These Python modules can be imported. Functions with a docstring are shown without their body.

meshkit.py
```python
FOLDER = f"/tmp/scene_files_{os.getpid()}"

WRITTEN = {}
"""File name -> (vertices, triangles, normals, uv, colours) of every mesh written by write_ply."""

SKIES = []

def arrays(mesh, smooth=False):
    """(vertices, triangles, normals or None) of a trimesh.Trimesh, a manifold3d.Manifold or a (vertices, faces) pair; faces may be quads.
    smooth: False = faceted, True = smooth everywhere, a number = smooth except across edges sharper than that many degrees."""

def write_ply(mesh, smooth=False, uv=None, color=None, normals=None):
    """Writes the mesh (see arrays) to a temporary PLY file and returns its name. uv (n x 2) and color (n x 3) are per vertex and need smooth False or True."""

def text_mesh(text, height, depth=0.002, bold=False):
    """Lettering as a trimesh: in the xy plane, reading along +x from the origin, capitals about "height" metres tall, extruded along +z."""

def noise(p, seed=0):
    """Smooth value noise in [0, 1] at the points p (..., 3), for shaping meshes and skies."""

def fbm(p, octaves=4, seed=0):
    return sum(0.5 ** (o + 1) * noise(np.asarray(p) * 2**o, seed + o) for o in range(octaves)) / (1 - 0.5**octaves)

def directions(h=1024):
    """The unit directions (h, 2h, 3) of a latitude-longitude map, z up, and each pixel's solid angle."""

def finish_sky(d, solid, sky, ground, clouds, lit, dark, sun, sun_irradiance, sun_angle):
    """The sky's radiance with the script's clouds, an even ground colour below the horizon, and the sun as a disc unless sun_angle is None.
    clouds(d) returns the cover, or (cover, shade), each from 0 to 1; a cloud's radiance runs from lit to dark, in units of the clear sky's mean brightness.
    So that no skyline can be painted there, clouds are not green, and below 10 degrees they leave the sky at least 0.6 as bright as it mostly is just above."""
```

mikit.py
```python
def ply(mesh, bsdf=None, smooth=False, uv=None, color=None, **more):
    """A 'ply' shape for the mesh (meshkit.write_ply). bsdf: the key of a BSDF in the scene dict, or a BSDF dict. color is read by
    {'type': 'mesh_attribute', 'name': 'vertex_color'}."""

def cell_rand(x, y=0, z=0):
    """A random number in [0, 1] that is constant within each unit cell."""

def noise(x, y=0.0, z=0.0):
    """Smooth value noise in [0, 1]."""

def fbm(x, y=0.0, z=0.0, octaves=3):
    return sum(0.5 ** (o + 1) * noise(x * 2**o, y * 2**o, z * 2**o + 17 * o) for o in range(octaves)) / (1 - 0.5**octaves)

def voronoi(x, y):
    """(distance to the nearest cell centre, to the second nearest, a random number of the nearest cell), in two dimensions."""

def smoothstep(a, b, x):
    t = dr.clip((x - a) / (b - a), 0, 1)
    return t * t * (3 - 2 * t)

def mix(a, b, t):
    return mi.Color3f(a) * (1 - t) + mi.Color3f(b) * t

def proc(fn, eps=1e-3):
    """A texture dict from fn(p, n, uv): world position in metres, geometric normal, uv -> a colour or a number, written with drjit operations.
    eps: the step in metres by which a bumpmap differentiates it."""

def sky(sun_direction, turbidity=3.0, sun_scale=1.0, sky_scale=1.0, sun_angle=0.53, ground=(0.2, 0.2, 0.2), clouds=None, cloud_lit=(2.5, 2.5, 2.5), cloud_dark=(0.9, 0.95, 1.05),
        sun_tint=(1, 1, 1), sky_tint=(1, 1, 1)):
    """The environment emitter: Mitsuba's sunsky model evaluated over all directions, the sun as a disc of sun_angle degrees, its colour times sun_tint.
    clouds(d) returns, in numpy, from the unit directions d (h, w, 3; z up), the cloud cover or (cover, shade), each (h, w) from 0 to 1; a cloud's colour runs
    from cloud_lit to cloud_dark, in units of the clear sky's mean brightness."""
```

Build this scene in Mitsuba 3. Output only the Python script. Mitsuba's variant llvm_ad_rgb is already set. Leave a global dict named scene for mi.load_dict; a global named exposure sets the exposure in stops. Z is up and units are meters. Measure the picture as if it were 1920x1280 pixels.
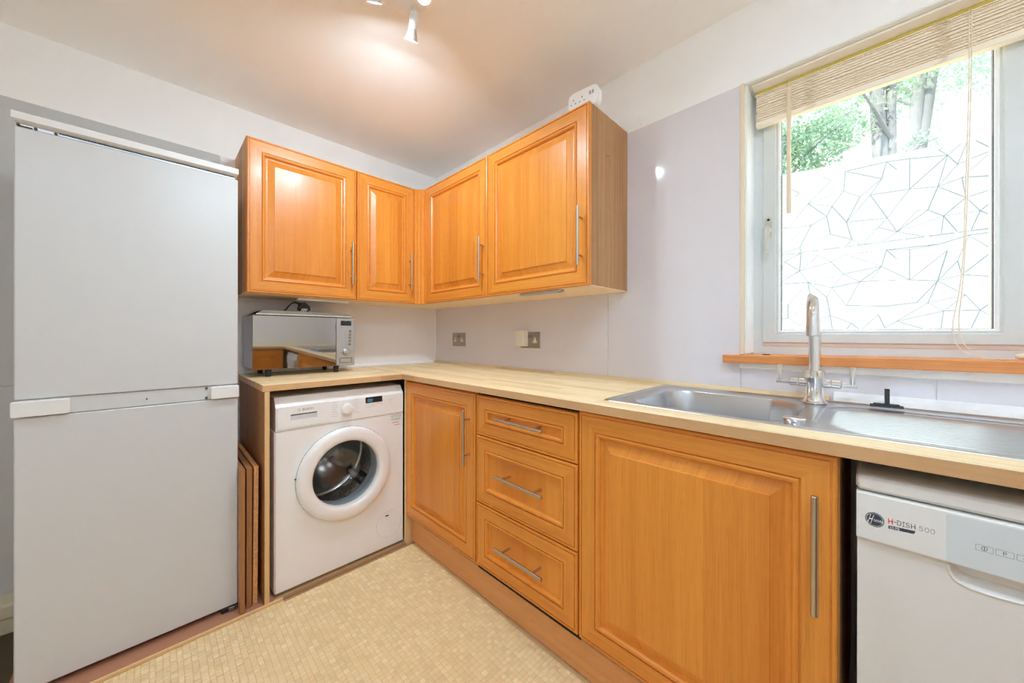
import math, random
import numpy as np, trimesh, mitsuba as mi, drjit as dr
import manifold3d as m3
import mikit, meshkit
from mikit import proc, noise, fbm, mix, smoothstep, cell_rand
from shapely.geometry import Polygon, Point, box as sbox
from shapely import affinity
from scipy.spatial import Delaunay

T = mi.ScalarTransform4f
scene, labels = {}, {}
rng = np.random.default_rng(7)

# ------------------------------------------------------------------ camera, sky, exposure
exposure = 3.0
CAM = np.array([-1.5346, -2.3429, 1.1136])
FOC, CX, CY = 671.18, 951.2, 629.3
YAW, PITCH, ROLL = 0.7937, -0.0004, 0.001
FW = np.array([math.cos(YAW) * math.cos(PITCH), math.sin(YAW) * math.cos(PITCH), math.sin(PITCH)])
RT = np.array([math.sin(YAW), -math.cos(YAW), 0.0])
UP = np.cross(RT, FW) * math.cos(ROLL) - RT * math.sin(ROLL)
RT = np.cross(FW, UP)
scene['camera'] = {'type': 'perspective', 'fov': math.degrees(2 * math.atan(960 / FOC)), 'fov_axis': 'x', 'near_clip': 0.02, 'far_clip': 200.0,
                   'principal_point_offset_x': (960 - CX) / 1920, 'principal_point_offset_y': (640 - CY) / 1280,
                   'to_world': T().look_at(origin=CAM.tolist(), target=(CAM + FW).tolist(), up=UP.tolist())}


def cloud(d):
    n = meshkit.fbm(d * [3, 3, 6], 4, 3)
    return np.clip(0.80 + 0.5 * n, 0, 1), np.clip((n - 0.55) * 1.5, 0, 0.5)


scene['sky'] = mikit.sky([-0.62, 0.25, 0.75], turbidity=3.0, sun_scale=1.3, sky_scale=2.0, sky_tint=(0.94, 1.0, 1.1), ground=(0.25, 0.27, 0.25), clouds=cloud, cloud_lit=(2.55, 2.7, 2.9))
LAMP = (99.0, 122.0, 142.0)        # spot bulbs, warm
LAMP2 = (80.0, 103.0, 130.0)       # the second cluster, over the camera
FILL_LAMP = (2.1, 2.9, 3.9)      # added flush lamp behind the camera, for even fill light


# ------------------------------------------------------------------ helpers
def S(r, g, b):
    f = lambda v: (v / 255) / 12.92 if v / 255 <= 0.04045 else ((v / 255 + 0.055) / 1.055) ** 2.4
    return [f(r), f(g), f(b)]


def mat(key, **k):
    col = k.pop('col', None)
    d = {'type': 'principled', **k}
    if col is not None:
        d['base_color'] = {'type': 'rgb', 'value': col} if not isinstance(col, dict) else col
    scene[key] = {'type': 'twosided', 'bsdf': d}
    return key


def tag(key, label=None, category=None, group=None, kind=None):
    d = {}
    if label: d['label'] = label
    if category: d['category'] = category
    if group: d['group'] = group
    if kind: d['kind'] = kind
    labels[key] = d


def add(key, mesh, m, smooth=30, label=None, category=None, group=None, kind=None, **more):
    k, n = key, 1
    while k in scene:
        k = f'{key}_{n:03d}'; n += 1
    if isinstance(mesh, (list,)):
        mesh = trimesh.util.concatenate(mesh)
    scene[k] = mikit.ply(mesh, m, smooth=smooth, **more)
    if label or category or kind or group:
        tag(k, label, category, group, kind)
    return k


def bx(x0, x1, y0, y1, z0, z1, b=0.0):
    if b <= 0:
        m = trimesh.creation.box(extents=[x1 - x0, y1 - y0, z1 - z0])
        m.apply_translation([(x0 + x1) / 2, (y0 + y1) / 2, (z0 + z1) / 2])
        return m
    lo, hi = np.array([x0, y0, z0]), np.array([x1, y1, z1])
    b = min(b, 0.49 * (hi - lo).min())
    pts = []
    for s in np.ndindex(2, 2, 2):
        c = np.where(s, hi, lo)
        for a in range(3):
            p = c + b * np.where(s, -1, 1)
            p[a] = c[a]
            pts.append(p)
    return trimesh.Trimesh(*hull(np.array(pts)), process=False)


def hull(pts):
    h = trimesh.convex.convex_hull(np.asarray(pts, float))
    return h.vertices, h.faces


def hullmesh(pts):
    return trimesh.Trimesh(*hull(pts), process=False)


def lathe(prof, n=48, closed=False):
    """profile [(r, z)] about +z"""
    prof = np.asarray(prof, float)
    a = np.arange(n) * 2 * np.pi / n
    v = np.stack([prof[:, None, 0] * np.cos(a), prof[:, None, 0] * np.sin(a), np.repeat(prof[:, 1:2], n, 1)], -1).reshape(-1, 3)
    f = []
    for i in range(len(prof) - 1):
        for j in range(n):
            p, q = i * n + j, i * n + (j + 1) % n
            f += [[p, q, q + n], [p, q + n, p + n]]
    return trimesh.Trimesh(v, f, process=False)


def orient(mesh, origin, axis):
    """turns +z of the mesh to axis and moves it to origin"""
    z = np.asarray(axis, float); z /= np.linalg.norm(z)
    x = np.cross([0, 0, 1] if abs(z[2]) < 0.9 else [1, 0, 0], z); x /= np.linalg.norm(x)
    M = np.eye(4); M[:3, 0], M[:3, 1], M[:3, 2], M[:3, 3] = x, np.cross(z, x), z, origin
    m = mesh.copy(); m.apply_transform(M)
    return m


def rod(p0, p1, r, n=20, b=None, r1=None):
    p0, p1 = np.asarray(p0, float), np.asarray(p1, float)
    L = np.linalg.norm(p1 - p0); r1 = r if r1 is None else r1
    b = min(r, r1) * 0.15 if b is None else b
    return orient(lathe([(0, 0), (r - b, 0), (r, b), (r1, L - b), (r1 - b, L), (0, L)], n), p0, p1 - p0)


def tube(path, r, n=10):
    p = np.asarray(path, float)
    t = np.gradient(p, axis=0); t /= np.linalg.norm(t, axis=1, keepdims=True) + 1e-12
    a = np.cross(t[0], [0, 0, 1.0] if abs(t[0, 2]) < 0.9 else [1.0, 0, 0]); a /= np.linalg.norm(a)
    fr = []
    for i in range(len(p)):
        a = a - t[i] * (a @ t[i]); a /= np.linalg.norm(a); fr.append((a, np.cross(t[i], a)))
    ang = np.arange(n) * 2 * np.pi / n
    rr = np.broadcast_to(r, (len(p),))
    v = np.concatenate([p[i] + rr[i] * (np.cos(ang)[:, None] * fr[i][0] + np.sin(ang)[:, None] * fr[i][1]) for i in range(len(p))] + [p[[0]], p[[-1]]])
    f = []
    for i in range(len(p) - 1):
        for j in range(n):
            q, w = i * n + j, i * n + (j + 1) % n
            f += [[q, w, w + n], [q, w + n, q + n]]
    e = len(p) * n
    for j in range(n):
        f += [[e, (j + 1) % n, j], [e + 1, e - n + j, e - n + (j + 1) % n]]
    return trimesh.Trimesh(v, f, process=False)


def spline(pts, n=40):
    from scipy.interpolate import CubicSpline
    p = np.asarray(pts, float); s = np.r_[0, np.cumsum(np.linalg.norm(np.diff(p, axis=0), axis=1))]
    return CubicSpline(s, p)(np.linspace(0, s[-1], n))


class Face:
    """local frame on a vertical face: u to the right as seen from the room, w up, h out of the face"""
    def __init__(s, origin, u, n):
        s.o, s.u, s.n = np.asarray(origin, float), np.asarray(u, float), np.asarray(n, float)

    def __call__(s, mesh):
        m = mesh.copy()
        v = np.asarray(m.vertices)
        m.vertices = s.o + v[:, :1] * s.u + v[:, 1:2] * np.array([0, 0, 1.0]) + v[:, 2:] * s.n
        return m

    def p(s, u, w, h=0.0):
        return s.o + u * s.u + w * np.array([0, 0, 1.0]) + h * s.n


LEFT = lambda y, x0=0.0, z0=0.0: Face([x0, y, z0], [1, 0, 0], [0, -1, 0])        # faces on the back wall run
RIGHT = lambda x, y0=0.0, z0=0.0: Face([x, y0, z0], [0, -1, 0], [-1, 0, 0])      # faces on the window wall run


def prism(poly, h0, h1, b=0.0):
    """polygon in (u, w) extruded along h, with a chamfered outer top edge"""
    if b <= 0:
        m = trimesh.creation.extrude_polygon(poly, h1 - h0, engine='earcut'); m.apply_translation([0, 0, h0]); return m
    lo = trimesh.creation.extrude_polygon(poly, h1 - b - h0, engine='earcut'); lo.apply_translation([0, 0, h0])
    inner = poly.buffer(-b, join_style=2)
    ring, iring = np.array(poly.exterior.coords)[:-1], np.array(inner.exterior.coords)[:-1]
    if len(ring) != len(iring):
        top = trimesh.creation.extrude_polygon(inner, b, engine='earcut'); top.apply_translation([0, 0, h1 - b])
        return trimesh.util.concatenate([lo, top])
    if Polygon(ring).exterior.is_ccw != Polygon(iring).exterior.is_ccw: iring = iring[::-1]
    k = np.argmin(np.linalg.norm(iring - ring[0], axis=1)); iring = np.roll(iring, -k, axis=0)
    n = len(ring)
    v = np.vstack([np.c_[ring, np.full(n, h1 - b)], np.c_[iring, np.full(n, h1)]])
    f = []
    for j in range(n):
        k = (j + 1) % n
        f += [[j, k, n + k], [j, n + k, n + j]]
    if not Polygon(ring).exterior.is_ccw: f = [t[::-1] for t in f]
    vv, ff = trimesh.creation.triangulate_polygon(inner, engine='earcut')
    capm = trimesh.Trimesh(np.c_[vv, np.full(len(vv), h1)], ff, process=False)
    if capm.face_normals[0][2] < 0: capm.invert()
    return trimesh.util.concatenate([lo, trimesh.Trimesh(v, f, process=False), capm])


def rrect(u0, w0, u1, w1, r, n=6):
    return sbox(u0 + r, w0 + r, u1 - r, w1 - r).buffer(r, quad_segs=n)


def circ(u, w, r, n=16):
    return Point(u, w).buffer(r, quad_segs=n)


def text(s, height, u, w, h, depth=0.0004, bold=False, center=False, stretch=1.0):
    m = meshkit.text_mesh(s, height, depth, bold)
    m.vertices[:, 0] *= stretch
    if center: m.vertices[:, 0] -= m.bounds[:, 0].mean()
    m.apply_translation([u, w, h])
    return m


def boolean(a, b, op='-'):
    A = m3.Manifold(m3.Mesh(np.asarray(a.vertices, np.float32), np.asarray(a.faces, np.uint32)))
    B = m3.Manifold(m3.Mesh(np.asarray(b.vertices, np.float32), np.asarray(b.faces, np.uint32)))
    R = (A - B if op == '-' else A + B).to_mesh()
    return trimesh.Trimesh(R.vert_properties[:, :3], R.tri_verts, process=False)


# ------------------------------------------------------------------ materials
def oak(light, dark, vertical, stave=0.0, rough=0.32, coat=0.25, key=None):
    def fn(p, n, uv):
        u, v = (p.x + p.y, p.z) if vertical else (p.z, p.x + p.y)
        w = u + 0.006 * noise(u * 9 + 3, v * 1.7)
        g = fbm(w * 95, v * 2.2, 1.3)
        f = noise(w * 620, v * 14, 4.0)
        big = noise(w * 13, v * 0.7, 7.0)
        t = 0.55 * g + 0.25 * big + 0.2 * f
        if stave > 0:
            t = t + 0.28 * (cell_rand(dr.floor(w / stave), 3) - 0.5)
        t = dr.clip((t - 0.25) / 0.5, 0, 1)
        pore = smoothstep(0.72, 0.9, noise(w * 1100, v * 26, 9.0)) * 0.10
        return mix(dark, light, t) * (1 - pore)
    return mat(key, col=proc(fn), roughness=rough, specular=0.5, clearcoat=coat, clearcoat_gloss=0.9)


OL, OD = S(228, 151, 60), S(205, 121, 38)
oak(OL, OD, True, key='m_oak_v')
oak(OL, OD, False, key='m_oak_h')
oak(S(226, 147, 55), S(207, 122, 38), True, stave=0.085, key='m_oak_panel')
oak(S(190, 144, 98), S(158, 112, 70), True, stave=0.12, rough=0.5, coat=0.0, key='m_oak_side')
oak(S(222, 148, 84), S(196, 116, 56), False, rough=0.4, coat=0.1, key='m_sill')
oak(S(226, 164, 104), S(208, 142, 84), False, rough=0.5, coat=0.05, key='m_plinth')
oak(S(170, 118, 72), S(140, 92, 52), True, rough=0.5, coat=0.0, key='m_brown_board')
oak(S(226, 192, 140), S(196, 156, 104), True, rough=0.6, coat=0.0, key='m_pale_edge')


def worktop_fn(p, n, uv):
    left = p.x < -0.6
    u = dr.select(left, p.y, p.x); v = dr.select(left, p.x, p.y)
    row = dr.floor(u / 0.044)
    st = dr.floor((v + 0.37 * cell_rand(row, 2)) / 0.42)
    g = fbm(u * 150, v * 5, 2.0); f = noise(u * 700, v * 18, p.z * 300)
    t = dr.clip(0.45 + 0.5 * (cell_rand(row, st, 5) - 0.5) + 0.8 * (g - 0.5) + 0.25 * (f - 0.5), 0, 1)
    return dr.select(dr.abs(n.z) > 0.5, mix(S(200, 174, 128), S(230, 208, 166), t), mix(S(190, 146, 100), S(214, 172, 124), t))


mat('m_worktop', col=proc(worktop_fn), roughness=0.38, specular=0.45)


def chip_fn(p, n, uv):
    a = noise(p.x * 420, p.y * 420, p.z * 420); b = noise(p.x * 700, p.y * 700, p.z * 600 + 9)
    return mix(mix(S(176, 120, 68), S(226, 176, 116), smoothstep(0.35, 0.65, a)), S(204, 110, 76), smoothstep(0.62, 0.75, b))


mat('m_chipboard', col=proc(chip_fn), roughness=0.8)


def paint_fn(a, b):
    def fn(p, n, uv):
        return mix(a, b, fbm(p.x * 2.3, p.y * 2.3, p.z * 2.3))
    return proc(fn)


mat('m_wall', col=paint_fn(S(238, 237, 234), S(243, 242, 239)), roughness=0.75, specular=0.3)
mat('m_ceiling', col=paint_fn(S(245, 242, 237), S(249, 246, 241)), roughness=0.8, specular=0.25)
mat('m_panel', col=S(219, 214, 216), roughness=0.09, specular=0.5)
mat('m_panel_lit', col=S(234, 229, 227), roughness=0.09, specular=0.5)  # panel colour lightened to carry the bright light under the wall cabinets
mat('m_panel_shaded', col=S(188, 189, 187), roughness=0.3, specular=0.5)  # panel colour darkened to carry the shade beside the fridge
mat('m_white', col=S(236, 234, 230), roughness=0.22, specular=0.5)
mat('m_fridge', col=S(201, 201, 199), roughness=0.3, specular=0.5)
mat('m_fridge_cap', col=S(222, 221, 217), roughness=0.35)
mat('m_panel_grey', col=S(206, 206, 208), roughness=0.3)
mat('m_dish', col=S(222, 220, 214), roughness=0.28)
mat('m_dish_panel', col=S(206, 211, 210), roughness=0.2)
mat('m_pvc', col=S(216, 220, 218), roughness=0.25, specular=0.5)
mat('m_handle', col=S(196, 194, 184), roughness=0.25)
mat('m_gloss_white', col=S(238, 240, 240), roughness=0.15)
mat('m_cream', col=S(226, 210, 182), roughness=0.4)
mat('m_cream_white', col=S(228, 224, 214), roughness=0.4)
mat('m_blind', col=S(243, 231, 210), roughness=0.5)
mat('m_pelmet', col=S(238, 228, 212), roughness=0.5)
mat('m_blind_rail', col=S(222, 208, 110), roughness=0.4)
mat('m_cord', col=S(226, 214, 190), roughness=0.8)
mat('m_underside', col=S(232, 204, 164), roughness=0.45)
mat('m_red_board', col=S(172, 120, 92), roughness=0.55)
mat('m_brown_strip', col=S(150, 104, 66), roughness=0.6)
mat('m_floor_shade', col=S(150, 120, 84), roughness=0.7)  # mosaic colour with the shade before the washing machine painted in
mat('m_red_board_edge', col=S(214, 176, 124), roughness=0.6)
mat('m_bare', col=paint_fn(S(70, 58, 42), S(100, 84, 62)), roughness=0.9)
mat('m_grout', col=S(204, 176, 130), roughness=0.5)
TILE_RGB = [S(232, 207, 160), S(227, 201, 153), S(221, 194, 146), S(236, 213, 168)]
for i, t in enumerate(TILE_RGB):
    mat(f'm_tile_{i}', col=t, roughness=0.33, specular=0.5)
scene['m_tile_rest'] = {'type': 'twosided', 'bsdf': {'type': 'principled', 'base_color': {'type': 'mesh_attribute', 'name': 'vertex_color'}, 'roughness': 0.33, 'specular': 0.5}}
mat('m_skirting', col=S(206, 196, 170), roughness=0.5)
mat('m_black', col=S(28, 28, 30), roughness=0.4)
mat('m_dark', col=S(20, 18, 17), roughness=0.8)
mat('m_screen', col=S(34, 38, 44), roughness=0.08)
mat('m_rubber', col=S(36, 36, 36), roughness=0.7)
mat('m_print', col=S(74, 76, 84), roughness=0.5)
mat('m_print_light', col=S(150, 150, 152), roughness=0.5)
mat('m_print_faint', col=S(196, 194, 194), roughness=0.5)
mat('m_red', col=S(214, 50, 44), roughness=0.5)
mat('m_blue', col=S(70, 130, 170), roughness=0.3)
mat('m_logo', col=S(54, 60, 72), roughness=0.4)
mat('m_gasket', col=S(150, 158, 162), roughness=0.5)
mat('m_adapter', col=S(226, 220, 206), roughness=0.4)
mat('m_shadow_gap', col=S(110, 112, 116), roughness=0.6)
mat('m_steel', col=S(196, 198, 200), metallic=1.0, roughness=0.28)
mat('m_steel_dark', col=S(150, 148, 144), metallic=1.0, roughness=0.35)
mat('m_sink', col=S(206, 208, 210), metallic=1.0, roughness=0.24)
mat('m_lip', col=S(206, 200, 184), roughness=0.4)
mat('m_tray', col=S(118, 111, 96), roughness=0.55)
mat('m_nickel', col=S(196, 186, 170), metallic=1.0, roughness=0.3)
mat('m_chrome', col=S(232, 232, 234), metallic=1.0, roughness=0.05)
mat('m_mirror', col=S(176, 172, 170), metallic=1.0, roughness=0.015)
mat('m_drum', col=S(170, 166, 160), metallic=1.0, roughness=0.2)
mat('m_socket', col=S(170, 160, 146), metallic=0.8, roughness=0.35)
mat('m_lampholder', col=S(232, 234, 234), roughness=0.3)
mat('m_lampcone', col=S(206, 208, 212), metallic=0.6, roughness=0.25)
mat('m_bark', col=paint_fn(S(82, 90, 98), S(116, 126, 134)), roughness=0.9)
mat('m_ground', col=paint_fn(S(126, 132, 104), S(176, 176, 158)), roughness=1.0)
mat('m_ext_wall', col=S(200, 196, 188), roughness=0.9)
scene['m_glass'] = {'type': 'thindielectric', 'int_ior': 1.5}
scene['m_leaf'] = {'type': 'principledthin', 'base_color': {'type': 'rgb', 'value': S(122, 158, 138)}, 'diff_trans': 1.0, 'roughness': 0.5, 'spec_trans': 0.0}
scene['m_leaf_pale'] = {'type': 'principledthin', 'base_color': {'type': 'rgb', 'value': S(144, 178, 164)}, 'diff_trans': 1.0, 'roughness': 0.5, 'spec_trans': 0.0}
scene['m_film'] = {'type': 'principledthin', 'base_color': {'type': 'rgb', 'value': [0.63, 0.70, 0.80]}, 'diff_trans': 1.7, 'roughness': 0.6, 'spec_trans': 0.0}
scene['m_film_line'] = {'type': 'principledthin', 'base_color': {'type': 'rgb', 'value': S(148, 164, 176)}, 'diff_trans': 1.1, 'roughness': 0.6, 'spec_trans': 0.0}

# ------------------------------------------------------------------ the room
RX0, RY0, HC = -2.75, -3.45, 2.317          # room limits: x from RX0 to 0, y from RY0 to 0
WY0, WY1, WZ0, WZ1 = -2.69, -2.018, 1.035, 2.034   # window opening
add('ceiling', bx(RX0 - .1, .3, RY0 - .1, .12, HC, HC + .1), 'm_ceiling', False, label='cream white ceiling', kind='structure')
add('floor', bx(RX0 - .1, .3, RY0 - .1, .12, -.1, -.0016), 'm_grout', False, label='beige mosaic vinyl floor', kind='structure')
add('floor__bare_patch', bx(RX0, -1.86, -.60, .0, -.0016, -.0004), 'm_bare', False, label='dark bare floor beside the fridge')
add('wall_back', bx(RX0 - .1, .3, .004, .12, 0, HC), 'm_wall', False, label='white back wall behind fridge and cabinets', kind='structure')
w = bx(.004, .30, RY0 - .1, .12, 0, HC)
w = boolean(w, bx(-.1, .5, WY0, WY1, WZ0, WZ1))
add('wall_right', w, 'm_wall', False, label='white wall with the window', kind='structure')
add('wall_left', bx(RX0 - .1, RX0, RY0 - .1, .12, 0, HC), 'm_wall', False, label='white wall to the left', kind='structure')
add('wall_front', bx(RX0 - .1, .3, RY0 - .1, RY0, 0, HC), 'm_wall', False, label='white wall behind the camera', kind='structure')
# gloss wall panels
PT = 2.035
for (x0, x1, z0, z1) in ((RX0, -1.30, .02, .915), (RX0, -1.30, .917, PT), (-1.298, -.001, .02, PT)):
    add('wall_back__panel', bx(x0, x1, 0, .004, z0, z1, .0008), 'm_panel_shaded' if x1 < -1 else 'm_panel_lit', False)
for (y0, y1, z0, z1) in ((-1.464, 0, .02, PT), (-2.005, -1.466, .02, PT), (-2.4675, -2.007, .02, 1.03), (RY0, -2.4695, .02, 1.03), (RY0, -2.705, 1.03, PT)):
    add('wall_right__panel', bx(0, .004, y0, y1, z0, z1, .0008), 'm_panel', False)
add('trim_1', bx(-.007, -.001, -.007, -.001, .905, 1.3, .002), 'm_gloss_white', label='thin white trim bead in the wall corner', kind='structure')
add('trim_2', hullmesh([(-1.221, 0, .9105), (-1.221, 0, .928), (-1.221, -.008, .925), (-1.221, -.010, .9105), (-.03, 0, .9105), (-.03, 0, .928), (-.03, -.008, .925), (-.03, -.010, .9105)]),
    'm_gloss_white', label='white sealing strip along the worktop at the back wall', kind='structure')
add('trim_3', hullmesh([(0, -.002, .9105), (0, -.002, .923), (-.018, -.002, .9105), (-.006, -.002, .923), (0, -2.25, .9105), (0, -2.25, .923), (-.018, -2.25, .9105), (-.006, -2.25, .923)]),
    'm_worktop', label='wooden strip along the worktop at the window wall', kind='structure')
q = [(0, .9105), (0, .938), (-.012, .934), (-.024, .923), (-.027, .9105)]
add('trim_4', hullmesh([(x, y, z) for y in (-2.26, -3.0) for x, z in [(a * .9, b) for a, b in q]]), 'm_gloss_white', label='white quadrant trim behind the sink', kind='structure')
add('baseboard_back', [bx(RX0, -1.845, -.09, .0, 0, .060, .004), bx(RX0, -1.845, -.10, .0, .060, .114, .006)], 'm_skirting', label='cream stepped skirting left of the fridge', kind='structure')

# mosaic tiles of the floor
xs, ys = [], []
def lines(a, b, seed):
    r = np.random.default_rng(seed); out = [a]
    while out[-1] < b:
        out.append(out[-1] + r.choice([.0150, .0175, .0175, .0205]))
    return np.array(out)
gx, gy = lines(-2.3, -.552, 1), lines(-2.25, -.612, 2)
tiles = []
for i in range(len(gx) - 1):
    j = 0
    while j < len(gy) - 1:
        tiles.append((gx[i], min(gx[i + 1], -.5385), gy[j], min(gy[j + 1], -.603))); j += 1
tiles = np.array(tiles)
tiles = tiles[~((tiles[:, 0] < -1.19 + .0) & (tiles[:, 3] > -.598))]
ctr = np.c_[(tiles[:, 0] + tiles[:, 1]) / 2, (tiles[:, 2] + tiles[:, 3]) / 2, np.zeros(len(tiles))]
dd = ctr - CAM; zz = dd @ FW
px, py = CX + FOC * (dd @ RT) / np.maximum(zz, .01), CY - FOC * (dd @ UP) / np.maximum(zz, .01)
inview = (zz > .3) & (px > 150) & (px < 1050) & (py < 1276) & (py > 1000)
order = np.argsort(np.where(inview, np.linalg.norm(dd, axis=1), 99))
near = set(order[:290].tolist())
col_r = np.random.default_rng(5)
patch = meshkit.fbm(ctr * [1.9, 1.9, 1], 3, 4)
kind_of = np.clip(np.round(col_r.normal(1.2 - (patch - .5) * 2.0, .8)), 0, 3).astype(int)
TF = np.array([[0, 1, 5], [0, 5, 4], [1, 2, 6], [1, 6, 5], [2, 3, 7], [2, 7, 6], [3, 0, 4], [3, 4, 7], [4, 5, 6], [4, 6, 7]])
def tile_v(t):
    g, b = .0007, .0016
    x0, x1, y0, y1 = t[0] + g, t[1] - g, t[2] + g, t[3] - g
    return np.array([(x0, y0, -.0016), (x1, y0, -.0016), (x1, y1, -.0016), (x0, y1, -.0016), (x0 + b, y0 + b, 0), (x1 - b, y0 + b, 0), (x1 - b, y1 - b, 0), (x0 + b, y1 - b, 0)])
V, F, C = [], [], []
for k, t in enumerate(tiles):
    v = tile_v(t)
    if k in near:
        add('floor__tile', trimesh.Trimesh(v, TF, process=False), f'm_tile_{kind_of[k]}', False)
    else:
        F.append(TF + 8 * len(V)); V.append(v); C.append(np.repeat([TILE_RGB[kind_of[k]]], 8, 0))
add('floor__mosaic_tiles', trimesh.Trimesh(np.vstack(V), np.vstack(F), process=False), 'm_tile_rest', False, color=np.vstack(C), kind='stuff', label='small beige mosaic tiles')

# ------------------------------------------------------------------ window
XF = .115
win = 'window_1'
tag(win, 'white framed window with frosted geometric film', None, None, 'structure')
fr = boolean(bx(XF, XF + .07, WY0, WY1, WZ0, WZ1), bx(0, 1, WY0 + .045, WY1 - .045, 1.10, WZ1 - .045))
add(win + '__frame', fr, 'm_pvc', False)
SY0, SY1, SZ0, SZ1 = WY0 + .033, WY1 - .0365, 1.088, WZ1 - .03
PY0, PY1, PZ0, PZ1 = -2.593, -2.095, 1.122, 1.955
def ring(x0, x1, a, b, bev):
    """rectangular ring in the window plane, room side at x0, with a sloped inner edge"""
    o = [(a[0], a[2]), (a[1], a[2]), (a[1], a[3]), (a[0], a[3])]; i = [(b[0], b[2]), (b[1], b[2]), (b[1], b[3]), (b[0], b[3])]
    ch = lambda r, s: [(r[0][0] + s, r[0][1] + s), (r[1][0] - s, r[1][1] + s), (r[2][0] - s, r[2][1] - s), (r[3][0] + s, r[3][1] - s)]
    loops = [(o, x1), (o, x0 + bev), (ch(o, bev), x0), (ch(i, -bev), x0), (i, x0 + bev), (i, x1)]
    v = [(x, y, z) for l, x in loops for y, z in l]; f = []
    for k in range(len(loops) - 1):
        for j in range(4):
            q = (j + 1) % 4; f += [[k * 4 + j, k * 4 + q, k * 4 + 4 + q], [k * 4 + j, k * 4 + 4 + q, k * 4 + 4 + j]]
    return trimesh.Trimesh(v, f, process=False)
add(win + '__ledge', hullmesh([(x, y, z) for y in (WY0 + .03, WY1 - .0366) for x, z in ((XF + .001, 1.0745), (XF - .003, 1.0765), (XF - .010, 1.0872), (XF + .001, 1.0872))]), 'm_gloss_white', False)
add(win + '__sash', ring(XF - .012, XF + .06, (SY0, SY1, SZ0, SZ1), (PY0, PY1, PZ0, PZ1), .003), 'm_pvc', False)
add(win + '__glazing_bead', ring(XF - .006, XF + .02, (PY0, PY1, PZ0, PZ1), (PY0 + .012, PY1 - .012, PZ0 + .012, PZ1 - .012), .005), 'm_gloss_white', False)
gk = ring(XF + .010, XF + .03, (PY0 + .010, PY1 - .010, PZ0 + .010, PZ1 - .010), (PY0 + .0135, PY1 - .0128, PZ0 + .0132, PZ1 - .0132), .0005)
add(win + '__gasket', gk, 'm_print', False)
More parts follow.
